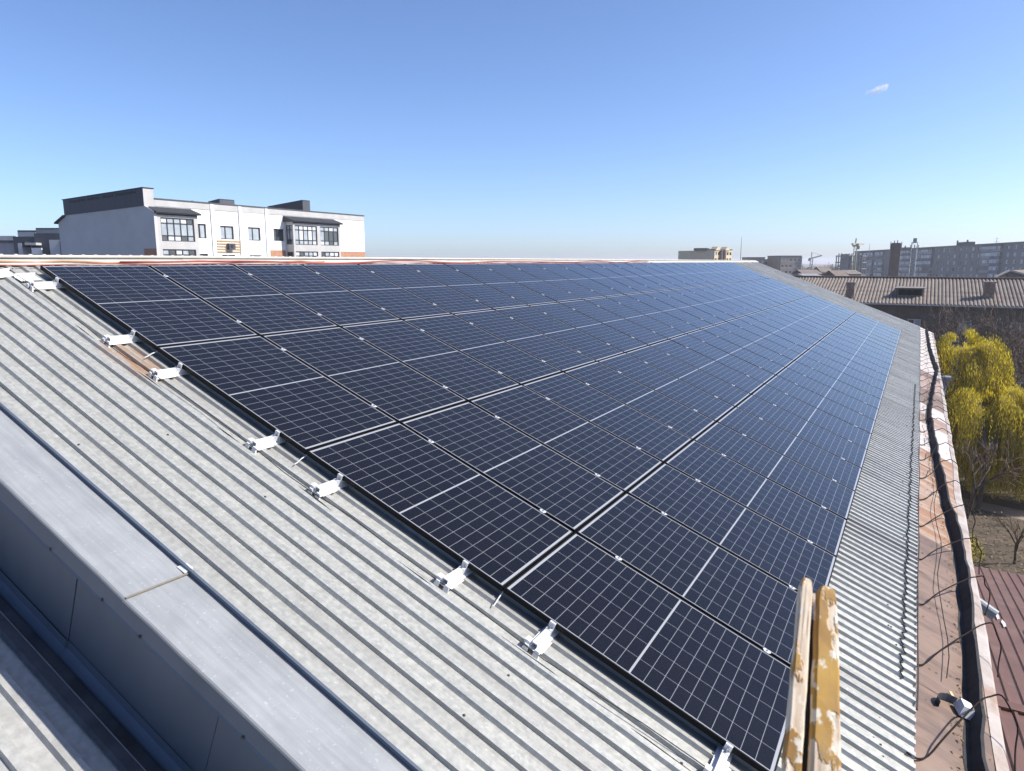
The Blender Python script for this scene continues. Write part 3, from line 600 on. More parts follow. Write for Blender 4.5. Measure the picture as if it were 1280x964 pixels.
def window(P, h, depth, parent, nv, fm_, gls, bars=(), fw=.07, name='window'):
    a0, a1, q0, q1 = h; b = MB(); g_ = depth * .75
    def barr(x0, x1, y0, y1): b.hexa([P(x0, y0, g_ - .05), P(x1, y0, g_ - .05), P(x1, y1, g_ - .05), P(x0, y1, g_ - .05)], [P(x0, y0, g_ + .03), P(x1, y0, g_ + .03), P(x1, y1, g_ + .03), P(x0, y1, g_ + .03)])
    barr(a0, a1, q0, q0 + fw); barr(a0, a1, q1 - fw, q1); barr(a0, a0 + fw, q0 + fw, q1 - fw); barr(a1 - fw, a1, q0 + fw, q1 - fw)
    xs = [a0 + (a1 - a0) * t for t in nv]
    for x in xs: barr(x - fw / 2, x + fw / 2, q0 + fw, q1 - fw)
    for z in bars: barr(a0 + fw, a1 - fw, z - fw / 2, z + fw / 2)
    f = b.build(name, fm_, parent); edges = [a0] + xs + [a1]; zl = [q0] + list(bars) + [q1]; mats = gls if isinstance(gls, list) else [gls]; p = MB(); k = 0
    for r_ in range(len(zl) - 1):
        for c_ in range(len(edges) - 1):
            p.mi = wr_.randrange(len(mats)); p.face([P(edges[c_], zl[r_], g_ + .005), P(edges[c_ + 1], zl[r_], g_ + .005), P(edges[c_ + 1], zl[r_ + 1], g_ + .005), P(edges[c_], zl[r_ + 1], g_ + .005)])
    p.build('pane', mats, f, fix=False); return f
wr_ = random.Random(17)
Y1, X1, Z1 = Vector((0, 1, 0)), Vector((1, 0, 0)), Vector((0, 0, 1))

# ------------------------------------------------------------------ white apartment building on the left
WHITEW = mat('white_render', (.76, .75, .72), (.82, .81, .79), rough=.85, scale=.6, bump=.02, bscale=20)
BLUEWHITE = mat('pale_blue_render', (.68, .73, .77), (.73, .78, .82), rough=.85, scale=.6)
LGREY = mat('light_grey_render', (.42, .41, .395), (.48, .47, .455), rough=.85, scale=.9, bump=.03, bscale=20)
GABLE = mat('blue_grey_render', (.47, .465, .47), (.53, .525, .525), rough=.9, scale=.5, detail=8, bump=.03, bscale=20)
DARKCL = mat('charcoal_cladding', (.055, .06, .072), (.07, .075, .09), rough=.7, scale=2, stretch=(1, 1, .2))
BLACKCL = mat('black_metal_cladding', (.012, .013, .018), (.02, .021, .026), rough=.6, scale=3)
BRICK = mat('terracotta_tile', (.36, .17, .095), (.46, .25, .16), rough=.8, scale=3)
XF, YC, YE, ZR = -54.71, 36.97, 66.15, 5.08
ab = empty('apartment_building', (XF - 8, 50, GROUND_Z), 'white modern apartment building with grey gable and bay windows behind the ridge', 'apartment building')
IN = Vector((-1, 0, 0)); O = Vector((XF, YC, 0))
wins = [(41.92, 43.03, 2.28, 3.69), (44.67, 46.28, 2.26, 3.6), (48.1, 49.7, 2.22, 3.6), (51.5, 52.95, 2.26, 3.57)]
low = [(a, b_, d - 2.9, e - 2.9) for a, b_, d, e in wins]
holes = [(a - YC, b_ - YC, d, e) for a, b_, d, e in wins + low]
wl, P = wall(O, Y1, YE - YC, GROUND_Z, ZR, holes, .22, WHITEW, ab, inward=IN)
for h in holes: window(P, h, .22, ab, [.42], FRAMED, [GLASSL, GLASSL, GLASSD], fw=.09)
b = MB()
b.hexa([(XF - 14.4, YC, GROUND_Z), (XF - .003, YC + .3, GROUND_Z), (XF - .003, YE, GROUND_Z), (XF - 14.4, YE, GROUND_Z)], [(XF - 14.4, YC, 4.4), (XF - .4, YC + .3, 4.9), (XF - .4, YE, 4.9), (XF - 14.4, YE, 4.4)])
b.build('core_wall', GABLE, ab)
b = MB()      # gable (faces the camera), runs out to the bay front
b.prism([(-69.3, GROUND_Z), (-53.5, GROUND_Z), (-53.42, 4.5), (-54.72, 5.05), (-67.8, 4.6), (-69.2, 3.9)], YC - .25, YC + .02, lambda t, p, q: Vector((p, t, q))); b.build('gable_wall', GABLE, ab)
b = MB(); b.prism([(-67.85, 4.58), (-54.70, 5.03), (-54.70, 6.6), (-67.85, 6.06)], YC - .30, YC + .72, lambda t, p, q: Vector((p, t, q))); b.build('gable_parapet', DARKCL, ab)
b = MB(); b.box(-54.70, -54.66, YC - .29, YC + .71, 5.0, 6.55); b.build('gable_return', LGREY, ab)
b = MB(); b.prism([(-67.95, 6.06), (-54.62, 6.6), (-54.62, 6.68), (-67.95, 6.14)], YC - .36, YC + .78, lambda t, p, q: Vector((p, t, q))); b.prism([(-69.55, 3.78), (-67.8, 4.48), (-67.8, 4.62), (-69.55, 3.92)], YC - .5, YC + 29, lambda t, p, q: Vector((p, t, q))); b.build('coping', BLACKCL, ab)
x = -66.7      # dark blocks in place of unreadable marks high on the gable parapet, four groups
for n_, gap in ((11, .55), (8, .9), (7, .45), (13, .4)):
    b = MB()
    for i in range(n_):
        zc = 5.72 + (x + 66.7) * .0405 + .12; hgt = .20 + .07 * ((i * 7) % 3 == 0); b.box(x, x + .17, YC - .335, YC - .3, zc - hgt / 2, zc + hgt / 2); x += .255
    x += gap * .6; b.build('dark_mark', BLACKCL, ab)
b = MB(); b.box(XF - .002, XF + .05, YC + .72, YE, ZR + .001, 5.68); b.box(XF - .3, XF - .002, YC + .72, YE, ZR, 5.68); b.build('parapet_band', LGREY, ab)
b = MB(); b.box(XF - .4, XF + .10, YC + .72, YE + .05, 5.682, 5.80); b.build('coping', DARKCL, ab)
for y in (43.62, 46.97, 50.4):
    b = MB(); b.box(XF + .003, XF + .12, y, y + .36, GROUND_Z, 5.64); b.build('pilaster', WHITEW, ab)
b = MB()
for y0, y1, z0, z1 in ((47.35, 48.0, 1.45, ZR - .01), (49.8, 50.38, 1.45, ZR - .01), (48.0, 49.8, 1.45, 2.15), (48.0, 49.8, 3.68, ZR - .01)): b.box(XF + .003, XF + .02, y0, y1, z0, z1)
b.build('blue_panel', BLUEWHITE, ab)
bw = MB(); bw.box(XF + .003, XF + .03, 50.9, 53.05, -1.5, 1.26); bw.box(XF + .003, XF + .03, 60.4, YE, -1.5, 1.26); bw.build('terracotta_panel', BRICK, ab)
bw = MB(); bw.box(-55.3, -53.42, YC - .28, YC - .252, -1.5, 1.2); bw.build('terracotta_panel', BRICK, ab)
WSLAT = mat('timber_slats', (.42, .28, .13), (.52, .36, .18), rough=.7, scale=3)
b = MB()
for i in range(5): b.box(XF + .03, XF + .08, 44.15, 47.0, .95 + i * .27, 1.08 + i * .27)
b.build('slat_screen', WSLAT, ab)
b = MB(); b.box(XF + .08, XF + .42, 45.3, 46.05, 1.25, 1.85); b.mi = 1; b.tube([(XF + .421, 45.6, 1.55), (XF + .425, 45.6, 1.55)], .2, 14); b.build('air_conditioner', [DARKCL, BLACKCL], ab)
def bay(y0, y1, splits, name):
    xb = XF + 1.25; mats = [GLASSL, GLASSL, GLASSW, GLASSD]
    hs = []
    for s0, s1 in splits: hs += [(s0 - y0, s1 - y0, 1.88, 4.02), (s0 - y0, s1 - y0, -.95, 1.16)]
    wl_, P_ = wall(Vector((xb, y0, 0)), Y1, y1 - y0, GROUND_Z, 4.35, hs, .16, LGREY, ab, 'bay_window', IN)
    for h in hs:
        n_ = 5 if h[1] - h[0] > 3 else 4
        window(P_, h, .16, ab, [i / n_ for i in range(1, n_)], FRAMED, mats, bars=(h[2] + .52, h[3] - .5), fw=.085, name='bay_glazing')
    hs2 = [(.15, 1.1, 1.9, 4.0), (.15, 1.1, -.9, 1.1)]
    if y0 > 40:
        w2, P2 = wall(Vector((XF, y0, 0)), X1, 1.25, GROUND_Z, 4.35, hs2, .12, LGREY, wl_, 'bay_side', Y1)
        for h in hs2: window(P2, h, .12, ab, [.5], FRAMED, [GLASSL, GLASSD], bars=(h[2] + .52, h[3] - .5), fw=.085, name='bay_glazing')
    w3, P3 = wall(Vector((XF, y1, 0)), X1, 1.25, GROUND_Z, 4.35, [], .12, LGREY, wl_, 'bay_side', -Y1)
    b = MB(); e = .22
    b.prism([(XF + .004, 5.02), (xb + .32, 4.50), (xb + .32, 4.36), (XF + .004, 4.36)], y0 - e, y1 + e, lambda t, p, q: Vector((p, t, q)))
    b.box(XF + .004, xb + .02, y0 + .02, y1 - .02, 4.24, 4.358); b.build('bay_roof', BLACKCL, wl_)
    b = MB()
    for i in range(6):
        t = i / 5; b.bar((XF + .1 + (xb + .25 - XF) * t, y0 - e - .02, 4.985 - .50 * t), (XF + .1 + (xb + .25 - XF) * t, y1 + e + .02, 4.985 - .50 * t), .05, .04)
    b.build('roof_battens', DARKCL, wl_)
bay(37.0, 41.2, [(37.35, 40.8)], 'a'); bay(53.15, 60.5, [(53.4, 56.75), (57.25, 60.2)], 'b')
def roofbox(x0, x1, y0, y1, z0, zl, zr):
    b = MB(); b.prism([(x0, z0), (x1, z0), (x1, zr), (x0, zl)], y0, y1, lambda t, p, q: Vector((p, t, q)))
    b.mi = 1; b.box(x1 + .002, x1 + .03, y0 + .01, y1 - .01, z0, zr - .1); return b.build('roof_box', [BLACKCL, DARKCL], ab)
roofbox(-63.6, -57.6, 58.7, 59.9, 4.5, 6.75, 7.28); roofbox(-62.5, -60.6, 49.4, 51.4, 4.4, 6.62, 6.85)
b = MB(); b.box(-60.7, -60.55, 46, 46.1, 4.4, 6.4); b.build('roof_vent', DARKCL, ab)

# dark stepped terrace houses behind it at the far left
th = empty('terrace_houses', (-108, 54, GROUND_Z), 'dark stepped-roof houses at the far left edge behind the ridge', 'house')
def blk(nm, m, x0, x1, y0, y1, z0, z1, parent): b = MB(); b.box(x0, x1, y0, y1, z0, z1); return b.build(nm, m, parent)
a_ = at(-40, 300, 98); b0 = at(20, 300, 98); b1 = at(45, 300, 98); b2 = at(79, 300, 98)
def gbox(x0, x1, yt, yb, d, m, nm, parent, thick=6):
    p0, p1 = at(x0, yb, d), at(x1, yb, d); zt = at((x0 + x1) / 2, yt, d).z; dv = (p1 - p0); dv.z = 0; nrm = Vector((-dv.y, dv.x, 0)).normalized() * thick
    lo_ = lambda p: Vector((p.x, p.y, at(x0, yb, d).z if nm != 'wall' else GROUND_Z)); hi_ = lambda p: Vector((p.x, p.y, zt)); b = MB()
    q = [p0, p1, p1 + nrm, p0 + nrm]; b.hexa([lo_(p) for p in q], [hi_(p) for p in q]); return b.build(nm, m, parent)
gbox(-60, 21, 302, 321, 98, WALLGREY, 'wall', th); gbox(-60, 20.3, 295, 301.8, 98.2, LGREY, 'parapet', th, 7); gbox(-60, 21, 300.5, 303.5, 97.5, DARKCL, 'eave', th)
gbox(19, 46, 296, 321, 97.4, DARKCL, 'wall', th); gbox(22.5, 45, 288.7, 295.8, 97, GABLE, 'parapet', th); gbox(22, 45.4, 288, 289.6, 96.8, BLACKCL, 'coping', th)
gbox(45.6, 84, 292, 321, 96.2, DARKCL, 'wall', th); gbox(45.2, 84, 285.6, 292.6, 96, WALLGREY, 'parapet', th); gbox(44.8, 84, 285.0, 286.0, 95.7, BLACKCL, 'coping', th)
gbox(63.5, 80, 300, 321, 94, GABLE, 'wall', th, 3); gbox(76.5, 79, 301, 321, 93.8, BLACKCL, 'downpipe', th, .3); gbox(24, 29, 304, 321, 95.2, GABLE, 'wall', th, 2); gbox(28, 32, 302, 309, 95, BLACKCL, 'chimney', th, 1)
gbox(31, 45, 303.5, 306.5, 94.8, LGREY, 'porch_roof', th, 2); gbox(40, 52.5, 310, 318, 94.5, GLASSW, 'window', th, .2)

#@@PART3
# ------------------------------------------------------------------ slate-roofed old building across the yard
SLATE = mat('corrugated_slate', (.15, .122, .10), (.235, .195, .165), rough=.9, scale=1.2, detail=8, bump=.1, bscale=9, stretch=(1, .35, 1), c3=(.15, .12, .10), s3=.35)
SLATE2 = mat('mossy_corrugated_slate', (.15, .115, .095), (.22, .17, .14), rough=.9, scale=1.5, detail=8, bump=.1, bscale=9, c3=(.23, .17, .11), s3=.6)
OLDWALL = mat('old_grey_brick', (.11, .085, .068), (.165, .13, .105), rough=.95, scale=1.8, detail=9, bump=.2, bscale=14, c3=(.16, .14, .12), s3=.5)
CHIM = mat('chimney_brick', (.20, .13, .10), (.30, .21, .16), rough=.95, scale=5, bump=.2, c3=(.42, .38, .34), s3=1.5)
DARKIN = mat('dark_opening', (.012, .012, .013), (.02, .02, .02), rough=.9, scale=2)
PALETRIM = mat('pale_trim', (.38, .36, .33), (.5, .48, .45), rough=.85, scale=4)
ob = empty('slate_roofed_building', (10, 78, GROUND_Z), 'old building with long corrugated slate roof across the yard', 'building')
EY, EZ, RY, RZ = 72.6, -3.88, 81.6, -1.62; OBX0, OBX1 = -30., 46.
rsl = (RZ - EZ) / (RY - EY)
def slate(x0, x1, ya, yb, za_, zb_, m, nm, par, wave=.31, amp=.06):
    b = MB(); k = 3; n_ = int((x1 - x0) / wave * k); vs = []; rr = random.Random(int(x0 * 7) + 5); rows = 7
    for j in range(rows):
        t0 = j / rows; t1 = (j + 1) / rows + .012
        for tt, lift in ((t0, .03 + 0), (t1, .0)):
            off = rr.uniform(-.01, .01)
            for i in range(n_ + 1):
                x = x0 + (x1 - x0) * i / n_; vs.append((x, ya + (yb - ya) * tt, za_ + (zb_ - za_) * tt + .02 * (rows - j) / rows * 0 + (.014 if lift else .0) + amp * math.sin(2 * math.pi * i / k + .4) + off))
    w_ = n_ + 1
    b.poly(vs, [(2 * j * w_ + i, 2 * j * w_ + i + 1, (2 * j + 1) * w_ + i + 1, (2 * j + 1) * w_ + i) for j in range(rows) for i in range(n_)]); return b.build(nm, m, par, fix=False)
slate(OBX0, OBX1, EY, RY, EZ, RZ, SLATE, 'roof', ob); slate(OBX0, OBX1, RY + 9, RY, EZ, RZ, SLATE2, 'rear_roof', ob)
b = MB(); b.box(OBX0, OBX1, RY - .35, RY + .35, RZ - .02, RZ + .10); b.build('ridge_tiles', SLATE2, ob)
b = MB(); b.box(OBX0, OBX1, EY - .05, EY + .06, EZ - .16, EZ - .02); b.build('gutter', PALETRIM, ob)
O = Vector((OBX0 + .5, EY + .7, 0)); hs = []; kinds = []
for i in range(18):
    x = 3.5 + i * 4.05; hs.append((x, x + 1.1, -6.6, -5.35)); kinds.append('s')
    hs.append((x - .35, x + 1.75, -10.8, -7.7)); kinds.append('l')
wl, P = wall(O, X1, OBX1 - OBX0 - 1, GROUND_Z, EZ - .1, hs, .25, OLDWALL, ob, inward=Y1)
b = MB(); b.box(OBX0 + .5, OBX1 - .5, EY + .95, RY + 8, GROUND_Z, EZ - .3); b.build('core_wall', DARKIN, ob)
for h, k in zip(hs, kinds): window(P, h, .25, ab if False else ob, [.5] if k == 's' else [.34, .67], FRAMEW, [GLASSD, GLASSD, GLASSL] if k == 's' else [GLASSD], bars=(h[2] + .5,) if k == 'l' else (), fw=.09)
b = MB(); b.box(OBX0 + .5, OBX1 - .5, EY + .62, EY + .695, -7.35, -7.12); b.build('string_course', PALETRIM, ob)
def arched(px0, px1, ytop, ymid, ybot):
    yp = EY + .66; f = (yp - CAM.y); P0 = at(px0, ybot, 1) - CAM; P0 = CAM + P0 * (f / P0.y); P1_ = at(px1, ytop, 1) - CAM; P1_ = CAM + P1_ * (f / P1_.y); zm = (at(px1, ymid, 1) - CAM); zm = (CAM + zm * (f / zm.y)).z
    b = MB(); xc, r_ = (P0.x + P1_.x) / 2, (P1_.x - P0.x) / 2; prof = [(P0.x, P0.z - 1.4), (P1_.x, P0.z - 1.4), (P1_.x, zm + .5)] + [(xc + r_ * math.cos(i * .3142), zm + .5 + (P1_.z - zm - .5) * math.sin(i * .3142)) for i in range(1, 10)] + [(P0.x, zm + .5)]
    b.prism(prof, yp, yp + .03, lambda t, p, q: Vector((p, t, q))); w_ = b.build('arched_window', GLASSD, ob); b = MB()
    for x in (P0.x + .06, xc - r_ * .35, xc + r_ * .35, P1_.x - .06): b.box(x - .06, x + .06, yp - .05, yp - .003, P0.z, zm)
    b.box(P0.x, P1_.x, yp - .055, yp - .051, P0.z - .09, P0.z + .06); b.build('frame', FRAMEW, w_)
arched(1238, 1265, 415, 431, 443)
def chimney(x, y, w_, h, dark=True):
    z = EZ + (y - EY) * rsl; b = MB(); b.box(x - w_ / 2, x + w_ / 2, y - .35, y + .35, z - .4, z + h); b.box(x - w_ / 2 - .06, x + w_ / 2 + .06, y - .41, y + .41, z + h + .002, z + h + .14); b.build('chimney', CHIM, ob)
pc = at(1061, 364, 68); chimney(pc.x, 74.2, .75, 1.35); pc = at(1232, 364, 68); chimney(pc.x, 75.2, .85, 1.3); chimney(30, 77, .8, 1.2); chimney(-12, 77, .8, 1.2)
def dormer(x, y, w_, h):
    z = EZ + (y - EY) * rsl; b = MB(); b.prism([(y, z - .1), (y, z + h), (y + h / rsl * .9, z + h + .12)], x - w_ / 2, x + w_ / 2, lambda t, p, q: Vector((t, p, q))); o = b.build('dormer', SLATE2, ob)
    b = MB(); b.box(x - w_ / 2 + .12, x + w_ / 2 - .12, y - .02, y + .02, z + .1, z + h - .12); b.build('dormer_opening', DARKIN, o)
    b = MB(); b.box(x - w_ / 2 - .2, x + w_ / 2 + .2, y - .35, y + .4, z + h + .01, z + h + .09); b.build('dormer_roof', PALETRIM, o)
pc = at(1137, 370, 68); dormer(pc.x, 75.0, 2.2, .75)
# second slate house further right with pale gable edges
sh = empty('slate_roofed_house', (22, 96, GROUND_Z), 'small slate-roofed house with pale gable edge behind the long roof at the right edge', 'house')
g0, g1, g2 = at(1243, 347, 88), at(1262, 338, 88), at(1292, 346, 88)
b = MB(); dv = Vector((.25, .97, 0)) * 14; gz = GROUND_Z
b.poly([g0, g1, g2, g0 + dv, g1 + dv, g2 + dv], [(0, 3, 4, 1), (1, 4, 5, 2)]); b.build('roof', SLATE2, sh, fix=False)
b = MB(); dn = Vector((0, 0, -.12)); b.face([Vector((g0.x, g0.y, gz)), Vector((g2.x, g2.y, gz)), g2 + dn, g1 + dn, g0 + dn]); b.build('wall', OLDWALL, sh, fix=False)
b = MB(); b.bar(g0, g1, .16, .2); b.bar(g1, g2, .16, .2); b.build('bargeboard', PALETRIM, sh)

# ------------------------------------------------------------------ five-storey block at the right
PANEL = mat('grey_panel_wall', (.17, .162, .16), (.215, .205, .2), rough=.9, scale=.25, detail=8, bump=.05, bscale=4, c3=(.14, .135, .135), s3=.12)
BALC = mat('pale_balcony', (.25, .25, .255), (.33, .33, .33), rough=.8, scale=.4, detail=3)
BALC2 = mat('blue_balcony', (.09, .11, .16), (.13, .15, .19), rough=.8, scale=.4, detail=3)
ROOFD = mat('dark_roof_felt', (.05, .05, .055), (.08, .08, .085), rough=.9, scale=1)
fb = empty('five_storey_block', (20, 380, GROUND_Z), 'long grey five-storey panel block with glazed balconies at the right', 'apartment block')
A = at(1290, 303, 265); B = at(1075, 315, 400); A.z = B.z = 0
ed = (B - A); LEN = ed.length; ed.normalize(); inw = Vector((ed.y, -ed.x, 0)); inw = inw if inw.dot(A - CAM) > 0 else -inw
za_top, zb_top = 7.35, 5.6; slope = (zb_top - za_top) / LEN
def skew(o):           # the block steps down gently along its length
    for v in o.data.vertices:
        d = (v.co - A); d.z = 0; v.co.z += slope * d.dot(ed)
    return o
def pxa(x):            # photo column -> distance along the facade
    r = at(x, 320, 1) - CAM; r.z = 0; c = CAM.copy(); c.z = 0
    den = r.x * ed.y - r.y * ed.x; w0 = A - c; t = (w0.x * ed.y - w0.y * ed.x) / den; q = c + r * t; return (q - A).dot(ed)
hs = []; fl = [za_top - 2.35 - 2.85 * i for i in range(5)]
zones = [('w', 1255, 1282), ('b', 1229, 1253), ('w', 1212, 1227), ('n', 1215.5, 1227), ('w', 1168, 1211), ('b', 1147, 1167), ('b', 1122, 1140), ('w', 1111, 1121), ('b', 1096, 1106), ('b', 1077, 1093)]
balc = []
for k, xa, xb in zones:
    a, b_ = sorted((pxa(xa), pxa(xb)))
    if k == 'w':
        x = a + 1.2
        while x < b_ - 1.6:
            for z in fl: hs.append((x, x + 1.5, z, z + 1.45))
            x += 4.1
    elif k == 'b': balc.append((a, b_))
hs = [h for h in hs if not any(h[0] < q and h[1] > p_ for p_, q in balc)]
wl, P = wall(A, ed, LEN + 6, GROUND_Z - 2, za_top, hs, .2, PANEL, fb, inward=inw); skew(wl)
for h in hs[:90]:
    f = window(P, h, .2, fb, [.5], FRAMEW if wr_.random() < .6 else FRAMED, [GLASSD, GLASSD, GLASSL, GLASSW], fw=.13); skew(f); skew(f.children[0])
b = MB(); q = [A + inw * .25, A + ed * (LEN + 6) + inw * .25, A + ed * (LEN + 6) + inw * 12, A + inw * 12]
b.hexa([p_ + Z1 * (GROUND_Z - 2) for p_ in q], [p_ + Z1 * (za_top - .05) for p_ in q]); skew(b.build('core_wall', PANEL, fb))
b = MB(); q = [A - inw * .35, A + ed * (LEN + 6.3) - inw * .35, A + ed * (LEN + 6.3) + inw * 12.4, A + inw * 12.4]
b.hexa([p_ + Z1 * (za_top + .01) for p_ in q], [p_ + Z1 * (za_top + .32) for p_ in q]); skew(b.build('roof_slab', ROOFD, fb))
br = random.Random(31)
for a, b_ in balc:
    n_ = max(1, round((b_ - a) / 6)); w_ = (b_ - a) / n_
    bm_ = MB(); bm_.hexa([A + ed * t + inw * d + Z1 * (za_top - .95) for t, d in ((a, -1.2), (b_, -1.2), (b_, .0), (a, .0))], [A + ed * t + inw * d + Z1 * (za_top - .0) for t, d in ((a, -1.2), (b_, -1.2), (b_, .0), (a, .0))]); skew(bm_.build('balcony_canopy', ROOFD, fb))
    for i in range(n_):
        for z in fl:
            t0, t1 = a + w_ * i + .15, a + w_ * (i + 1) - .15; m = BALC if br.random() < .7 else BALC2 if br.random() < .4 else PANEL
            bb = MB(); qd = ((t0, -1.15), (t1, -1.15), (t1, -.005), (t0, -.005)); bb.hexa([A + ed * t + inw * d + Z1 * (z - .75) for t, d in qd], [A + ed * t + inw * d + Z1 * (z + .3) for t, d in qd]); o = bb.build('balcony', m, fb)
            skew(o)
            if br.random() < .85:
                bb = MB(); ww = t1 - t0; n2 = 4
                for c in range(n2):
                    bb.mi = 0 if br.random() < .55 else (1 if br.random() < .6 else 2); s0, s1 = t0 + ww * c / n2 + .09, t0 + ww * (c + 1) / n2 - .09
                    bb.face([A + ed * s0 - inw * 1.1 + Z1 * (z + .32), A + ed * s1 - inw * 1.1 + Z1 * (z + .32), A + ed * s1 - inw * 1.1 + Z1 * (z + 1.62), A + ed * s0 - inw * 1.1 + Z1 * (z + 1.62)])
                bb.mi = 3
                for c in range(n2 + 1): s0 = t0 + ww * c / n2; bb.bar(A + ed * s0 - inw * 1.12 + Z1 * (z + .3), A + ed * s0 - inw * 1.12 + Z1 * (z + 1.7), .14, .12)
                bb.bar(A + ed * t0 - inw * 1.12 + Z1 * (z + 1.68), A + ed * t1 - inw * 1.12 + Z1 * (z + 1.68), .12, .12); g_ = bb.build('balcony_glazing', [GLASSL, GLASSD, GLASSW, FRAMEW], o, fix=False); skew(g_)
def roofhut(x, w_, h, d0=3):
    a = pxa(x); bb = MB(); z0 = za_top + .32; qd = ((a, d0), (a + w_, d0), (a + w_, d0 + 3), (a, d0 + 3)); bb.hexa([A + ed * t + inw * d + Z1 * z0 for t, d in qd], [A + ed * t + inw * d + Z1 * (z0 + h) for t, d in qd])
    for t in (a, a + w_ - .8): qd2 = ((t, d0 - .3), (t + .8, d0 - .3), (t + .8, d0 - .01), (t, d0 - .01)); bb.hexa([A + ed * q_ + inw * d + Z1 * z0 for q_, d in qd2], [A + ed * q_ + inw * d + Z1 * (z0 + h + .8) for q_, d in qd2])
    skew(bb.build('roof_hut', ROOFD, fb))
roofhut(1200, 8, 1.5); roofhut(1285, 5, 1.5); roofhut(1124, 6, .7)
def mast(x, y0, y1, d, r, nm, label, cat, arms=()):
    p0, p1 = at(x, y1, d), at(x, y0, d); p1.x, p1.y = p0.x, p0.y; b = MB(); b.tube([p0, p0.lerp(p1, .6), p1], [r, r * .8, r * .4], 5)
    for z_, w_ in arms: q = p0.lerp(p1, z_); b.bar(q - X1 * w_, q + X1 * w_, r * .8, r * .8)
    return tag(b.build(nm, MASTM), label, cat)
MASTM = mat('grey_mast', (.16, .16, .17), (.22, .22, .23), rough=.7, scale=3)
WM = mat('white_lattice', (.45, .45, .46), (.55, .55, .56), rough=.6, scale=3)
mast(1245, 296, 308, 290, .10, 'roof_antenna', 'thin rooftop aerial on the right half of the grey five-storey block', 'antenna', ((.5, .8), (.8, .6)))
mast(1086, 304, 318, 380, .12, 'roof_antenna', 'thin rooftop aerial at the left end of the grey five-storey block', 'antenna')
mast(925, 296, 334, 60, .03, 'pole_mast', 'thin tall whip mast beside the beige block beyond the ridge end', 'mast')
mast(411, 318, 330, 30, .012, 'pole_mast', 'tiny thin wire mast beyond the ridge right of the white building', 'mast')
# brick chimney stack with antennas
DARKBR = mat('dark_stack_brick', (.07, .045, .04), (.11, .07, .06), rough=.95, scale=.8, bump=.1)
st = empty('chimney_stack', at(1116, 350, 230), 'dark brown brick chimney stack with antennas in front of the grey block', 'chimney stack')
c = at(1116, 350, 230); ztop = at(1116, 304, 230).z; sw = 11.5 * 230 / FPX
def sq(cx, cy, r, z): return [(cx - r, cy - r, z), (cx + r, cy - r, z), (cx + r, cy + r, z), (cx - r, cy + r, z)]
b = MB(); r_ = sw / 2 * .92; b.hexa(sq(c.x, c.y, r_ * 1.12, GROUND_Z - 1), sq(c.x, c.y, r_, ztop - 2)); b.hexa(sq(c.x, c.y, r_ * 1.12, ztop - 2.0), sq(c.x, c.y, r_ * 1.12, ztop - .3)); b.hexa(sq(c.x, c.y, r_ * .95, ztop - .3), sq(c.x, c.y, r_ * .9, ztop)); b.build('shaft', DARKBR, st)
for dx, dz in ((-1.75, .9), (-1.35, .1), (1.5, .3), (1.8, .9), (-.6, 1.3), (.4, 1.4)):
    b = MB(); q = Vector((c.x, c.y, 0)) + (_cr @ Vector((1, 0, 0))) * dx; b.box(q.x - .13, q.x + .13, q.y - .13, q.y + .13, ztop - 2.2 + dz * .8, ztop - .4 + dz * .9); b.bar((q.x, q.y, ztop - 1.9), (c.x, c.y, ztop - 1.9), .08, .08); b.build('antenna', WM if abs(dx) > 1 else MASTM, st)
def lattice(nm, x, ytop, ybot, d, wpx, m, label, cat, jib=()):
    c0 = at(x, ybot, d); zt = at(x, ytop, d).z; z0 = GROUND_Z; hw = wpx * d / FPX * .8; o = empty(nm, (c0.x, c0.y, z0), label, cat); b = MB(); t_ = .11 * (d / 200)
    for sx, sy in ((-1, -1), (1, -1), (1, 1), (-1, 1)): b.bar((c0.x + sx * hw, c0.y + sy * hw, z0), (c0.x + sx * hw * .85, c0.y + sy * hw * .85, zt), t_, t_)
    n_ = int((zt - z0) / (hw * 2.2))
    for i in range(n_):
        a = z0 + (zt - z0) * i / n_; e = z0 + (zt - z0) * (i + 1) / n_; s = 1 if i % 2 else -1
        b.bar((c0.x - s * hw, c0.y - hw, a), (c0.x + s * hw, c0.y - hw, e), t_ * .8, t_ * .8); b.bar((c0.x - hw, c0.y - s * hw, a), (c0.x - hw, c0.y + s * hw, e), t_ * .8, t_ * .8); b.bar((c0.x - hw, c0.y - hw, e), (c0.x + hw, c0.y - hw, e), t_ * .8, t_ * .8)
    b.build('mast', m, o); return o, c0, zt
o, c0, zt = lattice('lattice_tower', 1139, 303, 350, 240, 4.2, WM, 'pale lattice telecom tower with dishes in front of the grey block', 'tower')
for i in range(8):
    a = i * .785; b = MB(); q = Vector((c0.x + 1.15 * math.cos(a), c0.y + 1.15 * math.sin(a), 0)); b.box(q.x - .12, q.x + .12, q.y - .12, q.y + .12, zt - 3.0 + .7 * (i % 2), zt - .9 + .7 * (i % 2)); b.bar((q.x, q.y, zt - 2), (c0.x, c0.y, zt - 2), .07, .07); b.build('antenna', WM if i % 2 else MASTM, o)
b = MB(); b.box(c0.x - .55, c0.x + .55, c0.y - .55, c0.y + .55, zt - .3, zt + 1.3); b.build('headframe', MASTM, o)
CRY = mat('yellow_crane_paint', (.30, .29, .17), (.38, .36, .22), rough=.7, scale=2)
o, c0, zt = lattice('tower_crane', 1066.5, 308, 345, 330, 2.4, CRY, 'yellowish crane mast standing at the unfinished concrete frame', 'crane')
